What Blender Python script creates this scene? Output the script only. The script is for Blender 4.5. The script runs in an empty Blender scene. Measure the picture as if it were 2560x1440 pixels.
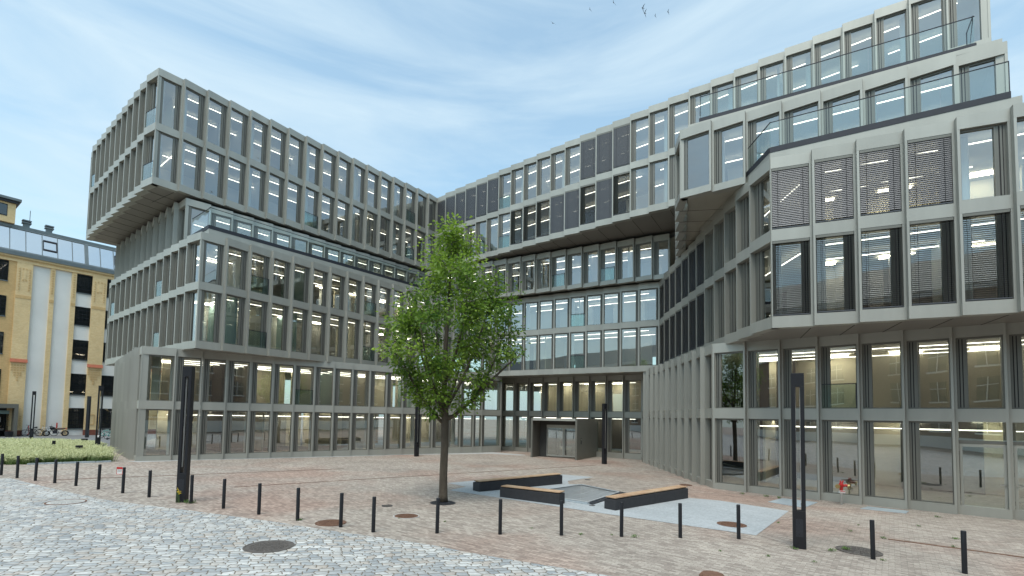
import bpy, bmesh, math, random
from mathutils import Vector, Matrix
random.seed(7)
R = math.radians
scene = bpy.context.scene
col = scene.collection

# ------------------------------------------------------------------ camera
cam_d = bpy.data.cameras.new("camera")
cam = bpy.data.objects.new("camera", cam_d); col.objects.link(cam)
CAM_H = 2.95
cam_d.sensor_width = 36.0
cam_d.lens = 17.213
cam_d.shift_x = 0.00298
cam_d.shift_y = 0.10066
cam_d.clip_start = 0.1; cam_d.clip_end = 3000
cam.matrix_world = Matrix.Translation((0, 0, CAM_H)) @ Matrix.Rotation(R(90 + 3.0488), 4, 'X') @ Matrix.Rotation(R(0.9856), 4, 'Z')
scene.camera = cam

# ------------------------------------------------------------------ light
SUN_EL, SUN_AZ = R(63), R(252)       # azimuth: direction the light comes from, measured from +X, counter-clockwise
sun_dir = Vector((math.cos(SUN_AZ) * math.cos(SUN_EL), math.sin(SUN_AZ) * math.cos(SUN_EL), math.sin(SUN_EL)))
sd = bpy.data.lights.new("sun", 'SUN'); sd.energy = 1.3; sd.angle = R(32); sd.color = (1.0, 0.96, 0.90)
so = bpy.data.objects.new("sun", sd); col.objects.link(so)
so.rotation_euler = sun_dir.to_track_quat('Z', 'Y').to_euler()

world = bpy.data.worlds.new("World"); scene.world = world; world.use_nodes = True
wn = world.node_tree.nodes; wl = world.node_tree.links; wn.clear()
w_out = wn.new('ShaderNodeOutputWorld'); w_bg = wn.new('ShaderNodeBackground')
w_bg.inputs['Strength'].default_value = 0.125
sky = wn.new('ShaderNodeTexSky'); sky.sky_type = 'NISHITA'; sky.sun_disc = False
sky.sun_elevation = SUN_EL; sky.sun_rotation = math.atan2(sun_dir.x, sun_dir.y); sky.altitude = 50
sky.air_density = 1.0; sky.dust_density = 1.6; sky.ozone_density = 0.6
tc = wn.new('ShaderNodeTexCoord')
mp = wn.new('ShaderNodeMapping'); mp.inputs['Scale'].default_value = (0.8, 1.3, 5.0); mp.inputs['Rotation'].default_value = (0.10, 0.16, 0.3)
nz = wn.new('ShaderNodeTexNoise'); nz.inputs['Scale'].default_value = 2.1; nz.inputs['Detail'].default_value = 9; nz.inputs['Roughness'].default_value = 0.56; nz.inputs['Distortion'].default_value = 0.5
rp = wn.new('ShaderNodeValToRGB'); rp.color_ramp.elements[0].position = 0.36; rp.color_ramp.elements[0].color = (0.30, 0.30, 0.30, 1)
rp.color_ramp.elements[1].position = 0.72; rp.color_ramp.elements[1].color = (0.92, 0.92, 0.92, 1)
mx = wn.new('ShaderNodeMixRGB'); mx.inputs['Color2'].default_value = (2.7, 3.35, 3.75, 1)
wl.new(tc.outputs['Generated'], mp.inputs['Vector']); wl.new(mp.outputs['Vector'], nz.inputs['Vector'])
wl.new(nz.outputs['Fac'], rp.inputs['Fac']); wl.new(rp.outputs['Color'], mx.inputs['Fac'])
tint = wn.new('ShaderNodeMixRGB'); tint.blend_type = 'MULTIPLY'; tint.inputs['Fac'].default_value = 1; tint.inputs['Color2'].default_value = (0.86, 1.08, 0.98, 1)
wl.new(sky.outputs['Color'], tint.inputs['Color1']); wl.new(tint.outputs['Color'], mx.inputs['Color1']); wl.new(mx.outputs['Color'], w_bg.inputs['Color'])
wl.new(w_bg.outputs['Background'], w_out.inputs['Surface'])

scene.view_settings.view_transform = 'Standard'; scene.view_settings.look = 'None'
scene.view_settings.gamma = 1; scene.view_settings.exposure = 1.12
scene.render.engine = 'CYCLES'
scene.cycles.max_bounces = 8; scene.cycles.transparent_max_bounces = 24
scene.cycles.diffuse_bounces = 4; scene.cycles.glossy_bounces = 4
scene.cycles.use_denoising = True
scene.cycles.caustics_reflective = False; scene.cycles.caustics_refractive = False

# ------------------------------------------------------------------ materials
def base_mat(name):
    m = bpy.data.materials.new(name); m.use_nodes = True
    nt = m.node_tree; b = nt.nodes.get('Principled BSDF')
    return m, nt, b
def N(nt, t, **kw):
    n = nt.nodes.new(t)
    for k, v in kw.items():
        if k in n.inputs: n.inputs[k].default_value = v
        else: setattr(n, k, v)
    return n
def L(nt, a, b): nt.links.new(a, b)
def coords(nt, scale=(1, 1, 1), rot=(0, 0, 0), kind='Object'):
    t = N(nt, 'ShaderNodeTexCoord'); mpn = N(nt, 'ShaderNodeMapping'); mpn.inputs['Scale'].default_value = scale; mpn.inputs['Rotation'].default_value = rot
    L(nt, t.outputs[kind], mpn.inputs['Vector']); return mpn.outputs['Vector']
def noisy(name, colr, rough=0.6, metal=0.0, var=0.12, scale=3.0, detail=6, bump=0.0, bscale=40, spec=0.5, streak=None, island=0.0):
    m, nt, b = base_mat(name)
    v = coords(nt, streak or (1, 1, 1))
    nzn = N(nt, 'ShaderNodeTexNoise', Scale=scale, Detail=detail, Roughness=0.6); L(nt, v, nzn.inputs['Vector'])
    rmp = N(nt, 'ShaderNodeMapRange'); rmp.inputs['From Min'].default_value = 0.25; rmp.inputs['From Max'].default_value = 0.75
    rmp.inputs['To Min'].default_value = 1 - var; rmp.inputs['To Max'].default_value = 1 + var
    L(nt, nzn.outputs['Fac'], rmp.inputs['Value'])
    fac_ = rmp.outputs['Result']
    if island:        # every sheet of cladding has its own slight tone
        ge = N(nt, 'ShaderNodeNewGeometry'); ri = N(nt, 'ShaderNodeMapRange'); ri.inputs['To Min'].default_value = 1 - island; ri.inputs['To Max'].default_value = 1 + island
        L(nt, ge.outputs['Random Per Island'], ri.inputs['Value']); mi_ = N(nt, 'ShaderNodeMath', operation='MULTIPLY'); L(nt, fac_, mi_.inputs[0]); L(nt, ri.outputs['Result'], mi_.inputs[1]); fac_ = mi_.outputs[0]
    mm = N(nt, 'ShaderNodeVectorMath', operation='SCALE'); mm.inputs[0].default_value = colr[:3]; L(nt, fac_, mm.inputs['Scale'])
    L(nt, mm.outputs['Vector'], b.inputs['Base Color'])
    b.inputs['Roughness'].default_value = rough; b.inputs['Metallic'].default_value = metal
    b.inputs['Specular IOR Level'].default_value = spec
    if bump:
        n2 = N(nt, 'ShaderNodeTexNoise', Scale=bscale, Detail=4); L(nt, coords(nt), n2.inputs['Vector'])
        bp = N(nt, 'ShaderNodeBump', Strength=bump, Distance=0.02); L(nt, n2.outputs['Fac'], bp.inputs['Height']); L(nt, bp.outputs['Normal'], b.inputs['Normal'])
    return m
M = {}
M['metal'] = noisy('champagne_metal', (0.38, 0.375, 0.335), 0.45, 0.35, 0.09, 1.4, 6, 0, streak=(1, 1, 0.16), island=0.07)
M['frame'] = noisy('window_frame_metal', (0.175, 0.17, 0.148), 0.45, 0.35, 0.06, 1.2, island=0.06)
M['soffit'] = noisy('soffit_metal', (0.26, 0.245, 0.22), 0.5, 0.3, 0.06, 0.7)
M['groove'] = noisy('dark_joint', (0.02, 0.02, 0.02), 0.8)
M['anthracite'] = noisy('anthracite_steel', (0.028, 0.03, 0.038), 0.5, 0.3, 0.12, 8)
M['black_steel'] = noisy('black_coated_steel', (0.012, 0.013, 0.017), 0.5, 0.2, 0.15, 9)
M['wall_beige'] = noisy('interior_beige', (0.60, 0.56, 0.44), 0.9, 0, 0.08, 0.4)
M['wall_white'] = noisy('interior_white', (0.66, 0.67, 0.64), 0.9, 0, 0.06, 0.4)
M['wall_grey'] = noisy('interior_grey', (0.22, 0.22, 0.21), 0.9, 0, 0.12, 0.5)
M['wall_dark'] = noisy('interior_dark', (0.06, 0.058, 0.055), 0.8, 0, 0.2, 0.5)
M['wall_teal'] = noisy('interior_teal', (0.33, 0.47, 0.45), 0.8, 0, 0.1, 0.5)
M['wall_wood'] = noisy('interior_wood', (0.20, 0.11, 0.06), 0.6, 0, 0.2, 2, streak=(1, 1, 0.2))
M['ceiling'] = noisy('ceiling_concrete', (0.50, 0.48, 0.42), 0.9, 0, 0.10, 0.6)
M['floor_in'] = noisy('interior_floor', (0.34, 0.325, 0.27), 0.5, 0, 0.12, 0.8)
M['roofing'] = noisy('roofing_gravel', (0.30, 0.30, 0.29), 0.95, 0, 0.2, 3)
M['concrete'] = noisy('pale_concrete', (0.42, 0.42, 0.41), 0.85, 0, 0.12, 1.5, bump=0.1)
M['bench_black'] = noisy('black_concrete', (0.030, 0.030, 0.034), 0.75, 0, 0.18, 6, bump=0.15)
M['steel_blue'] = noisy('galvanised_steel', (0.40, 0.46, 0.50), 0.45, 0.3, 0.10, 5)
M['bark'] = noisy('bark', (0.085, 0.068, 0.050), 0.95, 0, 0.45, 6, 8, 0.9, 22, streak=(1, 1, 0.3))
M['rope'] = noisy('white_rope', (0.42, 0.44, 0.45), 0.8, 0, 0.1, 4)
M['rust'] = noisy('rusty_iron', (0.16, 0.085, 0.055), 0.85, 0.1, 0.35, 9, bump=0.3)
M['iron'] = noisy('cast_iron', (0.13, 0.115, 0.105), 0.7, 0.3, 0.3, 9, bump=0.3)
M['mh_stone'] = noisy('manhole_concrete', (0.46, 0.45, 0.43), 0.85, 0, 0.15, 6)
M['red_paint'] = noisy('red_paint', (0.48, 0.022, 0.02), 0.35, 0, 0.12, 6)
M['brass'] = noisy('brass', (0.45, 0.36, 0.17), 0.35, 0.8, 0.15, 8)
M['white_paint'] = noisy('white_paint', (0.74, 0.74, 0.72), 0.5, 0, 0.05, 4)
M['stainless'] = noisy('stainless_steel', (0.52, 0.51, 0.48), 0.35, 0.8, 0.08, 6)
M['rubber'] = noisy('black_rubber', (0.014, 0.014, 0.014), 0.8, 0, 0.2, 8)
M['chrome'] = noisy('chrome', (0.6, 0.6, 0.6), 0.2, 0.95, 0.05, 6)
M['turquoise'] = noisy('turquoise_paint', (0.02, 0.42, 0.36), 0.4, 0, 0.08, 5)
M['seat_brown'] = noisy('brown_leather', (0.10, 0.055, 0.035), 0.6, 0, 0.1, 6)
M['plaster'] = noisy('white_plaster', (0.76, 0.75, 0.71), 0.9, 0, 0.07, 0.35, 8, 0.15, 30)
M['zinc'] = noisy('zinc_sheet', (0.16, 0.185, 0.19), 0.5, 0.5, 0.12, 2)
M['tile_red'] = noisy('red_roof_tile', (0.42, 0.13, 0.07), 0.8, 0, 0.2, 4)
M['bird'] = noisy('dark_feathers', (0.012, 0.012, 0.015), 0.8, 0, 0.2, 4)
M['asphalt'] = noisy('asphalt', (0.16, 0.165, 0.17), 0.9, 0, 0.15, 2, bump=0.2)
M['weed'] = noisy('weed_green', (0.085, 0.16, 0.035), 0.8, 0, 0.35, 5)
M['yellow_flower'] = noisy('yellow_petals', (0.75, 0.55, 0.03), 0.7, 0, 0.1, 5)
M['cable'] = noisy('louvre_grey', (0.10, 0.105, 0.115), 0.45, 0.35, 0.06, 4)
M['blind_dark'] = noisy('louvre_dark', (0.075, 0.078, 0.085), 0.45, 0.35, 0.06, 4)

def glass_mat(name, tint, ior, boost=1.0, rough=0.0):
    m = bpy.data.materials.new(name); m.use_nodes = True; nt = m.node_tree; nt.nodes.clear()
    o = N(nt, 'ShaderNodeOutputMaterial'); t = N(nt, 'ShaderNodeBsdfTransparent'); t.inputs['Color'].default_value = (*tint, 1)
    g = N(nt, 'ShaderNodeBsdfGlossy', Roughness=rough); g.inputs['Color'].default_value = (1, 1, 1, 1)
    f = N(nt, 'ShaderNodeFresnel'); gm_ = N(nt, 'ShaderNodeNewGeometry')      # same reflectance on both sides of a pane
    mr = N(nt, 'ShaderNodeMapRange'); mr.inputs['To Min'].default_value = ior; mr.inputs['To Max'].default_value = 1 / ior
    L(nt, gm_.outputs['Backfacing'], mr.inputs['Value']); L(nt, mr.outputs['Result'], f.inputs['IOR'])
    mu = N(nt, 'ShaderNodeMath', operation='MULTIPLY', use_clamp=True); mu.inputs[1].default_value = boost; L(nt, f.outputs['Fac'], mu.inputs[0])
    nn = N(nt, 'ShaderNodeTexNoise', Scale=0.35, Detail=1); L(nt, coords(nt), nn.inputs['Vector'])
    bp = N(nt, 'ShaderNodeBump', Strength=0.05, Distance=0.15); L(nt, nn.outputs['Fac'], bp.inputs['Height']); L(nt, bp.outputs['Normal'], g.inputs['Normal'])
    mxs = N(nt, 'ShaderNodeMixShader'); L(nt, mu.outputs[0], mxs.inputs['Fac']); L(nt, t.outputs[0], mxs.inputs[1]); L(nt, g.outputs[0], mxs.inputs[2])
    L(nt, mxs.outputs[0], o.inputs['Surface']); return m
M['glass'] = glass_mat('window_glass', (0.82, 0.88, 0.84), 2.2, 1.9)
M['rail_glass'] = glass_mat('railing_glass', (0.86, 0.94, 0.925), 1.5, 1.3)
M['dark_glass'] = glass_mat('mullioned_glass', (0.40, 0.46, 0.48), 1.9, 1.1)
M['loft_glass'] = glass_mat('loft_glass', (0.45, 0.52, 0.55), 3.2, 2.6)

def lamp_mat(name, c, s):
    m = bpy.data.materials.new(name); m.use_nodes = True; nt = m.node_tree; nt.nodes.clear()
    o = N(nt, 'ShaderNodeOutputMaterial'); e = N(nt, 'ShaderNodeEmission', Strength=s); e.inputs['Color'].default_value = (*c, 1)
    L(nt, e.outputs[0], o.inputs['Surface']); return m
M['added_wash'] = lamp_mat('added_wall_wash', (1.0, 0.90, 0.70), 9.0)  # added fill glow for the rooms, not a lamp of the building
M['led'] = lamp_mat('led_tube', (1.0, 0.93, 0.80), 2.4)

def brick_ground(name, c1, c2, mortar, bw, bh, msize, rot, warp, var=0.25, bump=0.5, c3=None):
    m, nt, b = base_mat(name)
    t = N(nt, 'ShaderNodeTexCoord')
    nw = N(nt, 'ShaderNodeTexNoise', Scale=1.6 / max(bw, .05) * 0.25, Detail=3); L(nt, t.outputs['Object'], nw.inputs['Vector'])
    sub = N(nt, 'ShaderNodeVectorMath', operation='SUBTRACT'); sub.inputs[1].default_value = (0.5, 0.5, 0.5); L(nt, nw.outputs['Color'], sub.inputs[0])
    sc = N(nt, 'ShaderNodeVectorMath', operation='SCALE', Scale=warp); L(nt, sub.outputs['Vector'], sc.inputs[0])
    ad = N(nt, 'ShaderNodeVectorMath', operation='ADD'); L(nt, t.outputs['Object'], ad.inputs[0]); L(nt, sc.outputs['Vector'], ad.inputs[1])
    mpn = N(nt, 'ShaderNodeMapping'); mpn.inputs['Rotation'].default_value = (0, 0, rot); L(nt, ad.outputs['Vector'], mpn.inputs['Vector'])
    br = N(nt, 'ShaderNodeTexBrick', Scale=1.0); br.offset = 0.5; br.squash = 1.0
    br.inputs['Color1'].default_value = (*c1, 1); br.inputs['Color2'].default_value = (*c2, 1); br.inputs['Mortar'].default_value = (*mortar, 1)
    br.inputs['Mortar Size'].default_value = msize; br.inputs['Mortar Smooth'].default_value = 0.35; br.inputs['Brick Width'].default_value = bw; br.inputs['Row Height'].default_value = bh
    L(nt, mpn.outputs['Vector'], br.inputs['Vector'])
    # large blotches and fine grain
    n1 = N(nt, 'ShaderNodeTexNoise', Scale=0.28, Detail=8, Roughness=0.62); L(nt, t.outputs['Object'], n1.inputs['Vector'])
    n2 = N(nt, 'ShaderNodeTexNoise', Scale=14, Detail=5, Roughness=0.7); L(nt, t.outputs['Object'], n2.inputs['Vector'])
    r1 = N(nt, 'ShaderNodeMapRange'); r1.inputs['From Min'].default_value = 0.3; r1.inputs['From Max'].default_value = 0.7; r1.inputs['To Min'].default_value = 1 - var; r1.inputs['To Max'].default_value = 1 + var * 0.8; L(nt, n1.outputs['Fac'], r1.inputs['Value'])
    r2 = N(nt, 'ShaderNodeMapRange'); r2.inputs['From Min'].default_value = 0.25; r2.inputs['From Max'].default_value = 0.75; r2.inputs['To Min'].default_value = 0.72; r2.inputs['To Max'].default_value = 1.25; L(nt, n2.outputs['Fac'], r2.inputs['Value'])
    mu = N(nt, 'ShaderNodeMath', operation='MULTIPLY'); L(nt, r1.outputs['Result'], mu.inputs[0]); L(nt, r2.outputs['Result'], mu.inputs[1])
    src = br.outputs['Color']
    if c3:
        n3 = N(nt, 'ShaderNodeTexNoise', Scale=0.16, Detail=5); L(nt, t.outputs['Object'], n3.inputs['Vector'])
        r3 = N(nt, 'ShaderNodeMapRange'); r3.inputs['From Min'].default_value = 0.48; r3.inputs['From Max'].default_value = 0.62; L(nt, n3.outputs['Fac'], r3.inputs['Value'])
        mc = N(nt, 'ShaderNodeMixRGB', blend_type='MULTIPLY'); mc.inputs['Color2'].default_value = (*c3, 1); L(nt, r3.outputs['Result'], mc.inputs['Fac']); L(nt, src, mc.inputs['Color1']); src = mc.outputs['Color']
    sv = N(nt, 'ShaderNodeVectorMath', operation='SCALE'); L(nt, src, sv.inputs[0]); L(nt, mu.outputs[0], sv.inputs['Scale'])
    L(nt, sv.outputs['Vector'], b.inputs['Base Color']); b.inputs['Roughness'].default_value = 0.82
    inv = N(nt, 'ShaderNodeMath', operation='SUBTRACT'); inv.inputs[0].default_value = 1.0; L(nt, br.outputs['Fac'], inv.inputs[1])
    ha = N(nt, 'ShaderNodeMath', operation='MULTIPLY_ADD'); L(nt, n2.outputs['Fac'], ha.inputs[0]); ha.inputs[1].default_value = 0.5; L(nt, inv.outputs[0], ha.inputs[2])
    bp = N(nt, 'ShaderNodeBump', Strength=bump, Distance=0.02); L(nt, ha.outputs[0], bp.inputs['Height']); L(nt, bp.outputs['Normal'], b.inputs['Normal'])
    return m
def cobble_mat():
    m, nt, b = base_mat('granite_cobbles'); t = N(nt, 'ShaderNodeTexCoord')
    nw = N(nt, 'ShaderNodeTexNoise', Scale=0.55, Detail=2); L(nt, t.outputs['Object'], nw.inputs['Vector'])
    sub = N(nt, 'ShaderNodeVectorMath', operation='SUBTRACT'); sub.inputs[1].default_value = (.5, .5, .5); L(nt, nw.outputs['Color'], sub.inputs[0])
    sc = N(nt, 'ShaderNodeVectorMath', operation='SCALE', Scale=0.5); L(nt, sub.outputs['Vector'], sc.inputs[0]); ad = N(nt, 'ShaderNodeVectorMath', operation='ADD'); L(nt, t.outputs['Object'], ad.inputs[0]); L(nt, sc.outputs['Vector'], ad.inputs[1])
    mpn = N(nt, 'ShaderNodeMapping'); mpn.inputs['Rotation'].default_value = (0, 0, R(-18)); mpn.inputs['Scale'].default_value = (1 / .215, 1 / .17, 0); L(nt, ad.outputs['Vector'], mpn.inputs['Vector'])
    # shift every other row so that the setts break joint
    sx = N(nt, 'ShaderNodeSeparateXYZ'); L(nt, mpn.outputs['Vector'], sx.inputs[0]); fl = N(nt, 'ShaderNodeMath', operation='FLOOR'); L(nt, sx.outputs['Y'], fl.inputs[0])
    wn_ = N(nt, 'ShaderNodeTexWhiteNoise', noise_dimensions='1D'); L(nt, fl.outputs[0], wn_.inputs['W']); ax = N(nt, 'ShaderNodeMath', operation='ADD'); L(nt, sx.outputs['X'], ax.inputs[0]); L(nt, wn_.outputs['Value'], ax.inputs[1])
    cx = N(nt, 'ShaderNodeCombineXYZ'); L(nt, ax.outputs[0], cx.inputs['X']); L(nt, sx.outputs['Y'], cx.inputs['Y'])
    v1 = N(nt, 'ShaderNodeTexVoronoi', Scale=1.0, Randomness=0.42, feature='F1'); v2 = N(nt, 'ShaderNodeTexVoronoi', Scale=1.0, Randomness=0.42, feature='DISTANCE_TO_EDGE')
    for v in (v1, v2): v.voronoi_dimensions = '2D'; L(nt, cx.outputs[0], v.inputs['Vector'])
    sp = N(nt, 'ShaderNodeSeparateColor'); L(nt, v1.outputs['Color'], sp.inputs[0])
    cr = N(nt, 'ShaderNodeValToRGB'); cr.color_ramp.interpolation = 'LINEAR'; el = cr.color_ramp.elements
    el[0].position = 0.0; el[0].color = (.29, .31, .325, 1); el[1].position = 1.0; el[1].color = (.60, .60, .58, 1)
    for p_, c_ in ((.25, (.40, .415, .42, 1)), (.5, (.48, .465, .44, 1)), (.62, (.44, .39, .345, 1)), (.72, (.49, .495, .49, 1))):
        e_ = el.new(p_); e_.color = c_
    L(nt, sp.outputs[0], cr.inputs['Fac'])
    n2 = N(nt, 'ShaderNodeTexNoise', Scale=16, Detail=6, Roughness=0.7); L(nt, t.outputs['Object'], n2.inputs['Vector']); n1 = N(nt, 'ShaderNodeTexNoise', Scale=0.35, Detail=6, Roughness=0.6); L(nt, t.outputs['Object'], n1.inputs['Vector'])
    r1 = N(nt, 'ShaderNodeMapRange'); r1.inputs['From Min'].default_value = .3; r1.inputs['From Max'].default_value = .7; r1.inputs['To Min'].default_value = .84; r1.inputs['To Max'].default_value = 1.1; L(nt, n1.outputs['Fac'], r1.inputs['Value'])
    r2 = N(nt, 'ShaderNodeMapRange'); r2.inputs['From Min'].default_value = .25; r2.inputs['From Max'].default_value = .75; r2.inputs['To Min'].default_value = .78; r2.inputs['To Max'].default_value = 1.18; L(nt, n2.outputs['Fac'], r2.inputs['Value'])
    mu = N(nt, 'ShaderNodeMath', operation='MULTIPLY'); L(nt, r1.outputs['Result'], mu.inputs[0]); L(nt, r2.outputs['Result'], mu.inputs[1])
    sv = N(nt, 'ShaderNodeVectorMath', operation='SCALE'); L(nt, cr.outputs['Color'], sv.inputs[0]); L(nt, mu.outputs[0], sv.inputs['Scale'])
    je = N(nt, 'ShaderNodeMapRange'); je.inputs['From Min'].default_value = .025; je.inputs['From Max'].default_value = .085; L(nt, v2.outputs['Distance'], je.inputs['Value'])
    mj = N(nt, 'ShaderNodeMixRGB'); mj.inputs['Color1'].default_value = (.13, .105, .075, 1); L(nt, je.outputs['Result'], mj.inputs['Fac']); L(nt, sv.outputs['Vector'], mj.inputs['Color2']); L(nt, mj.outputs['Color'], b.inputs['Base Color'])
    hm = N(nt, 'ShaderNodeMapRange'); hm.interpolation_type = 'SMOOTHSTEP'; hm.inputs['From Max'].default_value = .3; L(nt, v2.outputs['Distance'], hm.inputs['Value'])
    ha = N(nt, 'ShaderNodeMath', operation='MULTIPLY_ADD'); L(nt, n2.outputs['Fac'], ha.inputs[0]); ha.inputs[1].default_value = .35; L(nt, hm.outputs['Result'], ha.inputs[2])
    bp = N(nt, 'ShaderNodeBump', Strength=.7, Distance=.02); L(nt, ha.outputs[0], bp.inputs['Height']); L(nt, bp.outputs['Normal'], b.inputs['Normal']); b.inputs['Roughness'].default_value = .75
    return m
M['pavers'] = brick_ground('clay_pavers', (0.455, 0.40, 0.345), (0.26, 0.215, 0.185), (0.22, 0.195, 0.165), 0.21, 0.085, 0.007, R(38), 0.02, 0.16, 0.35, (0.95, 0.80, 0.76))
M['cobbles'] = cobble_mat()
M['granite'] = brick_ground('granite_slabs', (0.40, 0.425, 0.44), (0.36, 0.385, 0.40), (0.24, 0.25, 0.26), 1.0, 0.5, 0.006, R(48), 0.0, 0.08, 0.15)

def wall_brick(name, c1, c2, mortar):
    m, nt, b = base_mat(name)
    t = N(nt, 'ShaderNodeTexCoord')
    br = N(nt, 'ShaderNodeTexBrick', Scale=1.0); br.inputs['Color1'].default_value = (*c1, 1); br.inputs['Color2'].default_value = (*c2, 1); br.inputs['Mortar'].default_value = (*mortar, 1)
    br.inputs['Brick Width'].default_value = 0.25; br.inputs['Row Height'].default_value = 0.08; br.inputs['Mortar Size'].default_value = 0.008
    sx = N(nt, 'ShaderNodeSeparateXYZ'); L(nt, t.outputs['Object'], sx.inputs[0]); cx = N(nt, 'ShaderNodeCombineXYZ')
    a2 = N(nt, 'ShaderNodeMath', operation='ADD'); L(nt, sx.outputs['X'], a2.inputs[0]); L(nt, sx.outputs['Y'], a2.inputs[1])
    L(nt, a2.outputs[0], cx.inputs['X']); L(nt, sx.outputs['Z'], cx.inputs['Y']); L(nt, cx.outputs[0], br.inputs['Vector'])
    n1 = N(nt, 'ShaderNodeTexNoise', Scale=0.5, Detail=8, Roughness=0.65); L(nt, t.outputs['Object'], n1.inputs['Vector'])
    r1 = N(nt, 'ShaderNodeMapRange'); r1.inputs['To Min'].default_value = 0.7; r1.inputs['To Max'].default_value = 1.3; L(nt, n1.outputs['Fac'], r1.inputs['Value'])
    sv = N(nt, 'ShaderNodeVectorMath', operation='SCALE'); L(nt, br.outputs['Color'], sv.inputs[0]); L(nt, r1.outputs['Result'], sv.inputs['Scale'])
    L(nt, sv.outputs['Vector'], b.inputs['Base Color']); b.inputs['Roughness'].default_value = 0.9
    return m
M['ybrick'] = wall_brick('yellow_brick', (0.80, 0.60, 0.32), (0.72, 0.51, 0.25), (0.62, 0.48, 0.30))
M['ybrick_dark'] = wall_brick('ochre_brick', (0.68, 0.46, 0.21), (0.60, 0.39, 0.17), (0.48, 0.33, 0.17))
M['rbrick2'] = wall_brick('brown_brick', (0.30, 0.20, 0.14), (0.22, 0.14, 0.10), (0.25, 0.19, 0.15))
M['rbrick'] = wall_brick('red_brick', (0.26, 0.075, 0.045), (0.19, 0.055, 0.035), (0.20, 0.10, 0.07))

def wood_mat():
    m, nt, b = base_mat('bench_wood')
    n1 = N(nt, 'ShaderNodeTexNoise', Scale=2.2, Detail=8, Roughness=0.7); L(nt, coords(nt), n1.inputs['Vector'])
    cr = N(nt, 'ShaderNodeValToRGB'); cr.color_ramp.elements[0].position = 0.3; cr.color_ramp.elements[0].color = (0.36, 0.20, 0.11, 1)
    cr.color_ramp.elements[1].position = 0.7; cr.color_ramp.elements[1].color = (0.60, 0.44, 0.29, 1); L(nt, n1.outputs['Fac'], cr.inputs['Fac']); L(nt, cr.outputs['Color'], b.inputs['Base Color'])
    b.inputs['Roughness'].default_value = 0.7; return m
M['wood'] = wood_mat()
def leaf_mat(name, c_dark, c_light, trans):
    m = bpy.data.materials.new(name); m.use_nodes = True; nt = m.node_tree; nt.nodes.clear()
    o = N(nt, 'ShaderNodeOutputMaterial'); at = N(nt, 'ShaderNodeAttribute'); at.attribute_name = 'tone'
    cr = N(nt, 'ShaderNodeValToRGB'); cr.color_ramp.elements[0].color = (*c_dark, 1); cr.color_ramp.elements[1].color = (*c_light, 1); L(nt, at.outputs['Fac'], cr.inputs['Fac'])
    d = N(nt, 'ShaderNodeBsdfDiffuse'); tr = N(nt, 'ShaderNodeBsdfTranslucent'); gl = N(nt, 'ShaderNodeBsdfGlossy', Roughness=0.45); gl.inputs['Color'].default_value = (0.6, 0.6, 0.6, 1)
    L(nt, cr.outputs['Color'], d.inputs['Color']); L(nt, cr.outputs['Color'], tr.inputs['Color'])
    m1 = N(nt, 'ShaderNodeMixShader', Fac=trans); L(nt, d.outputs[0], m1.inputs[1]); L(nt, tr.outputs[0], m1.inputs[2])
    m2 = N(nt, 'ShaderNodeMixShader', Fac=0.05); L(nt, m1.outputs[0], m2.inputs[1]); L(nt, gl.outputs[0], m2.inputs[2])
    L(nt, m2.outputs[0], o.inputs['Surface']); return m
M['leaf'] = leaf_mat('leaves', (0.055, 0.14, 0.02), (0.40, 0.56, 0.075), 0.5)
M['grass'] = leaf_mat('ornamental_grass', (0.07, 0.17, 0.02), (0.74, 0.74, 0.44), 0.35)

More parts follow.
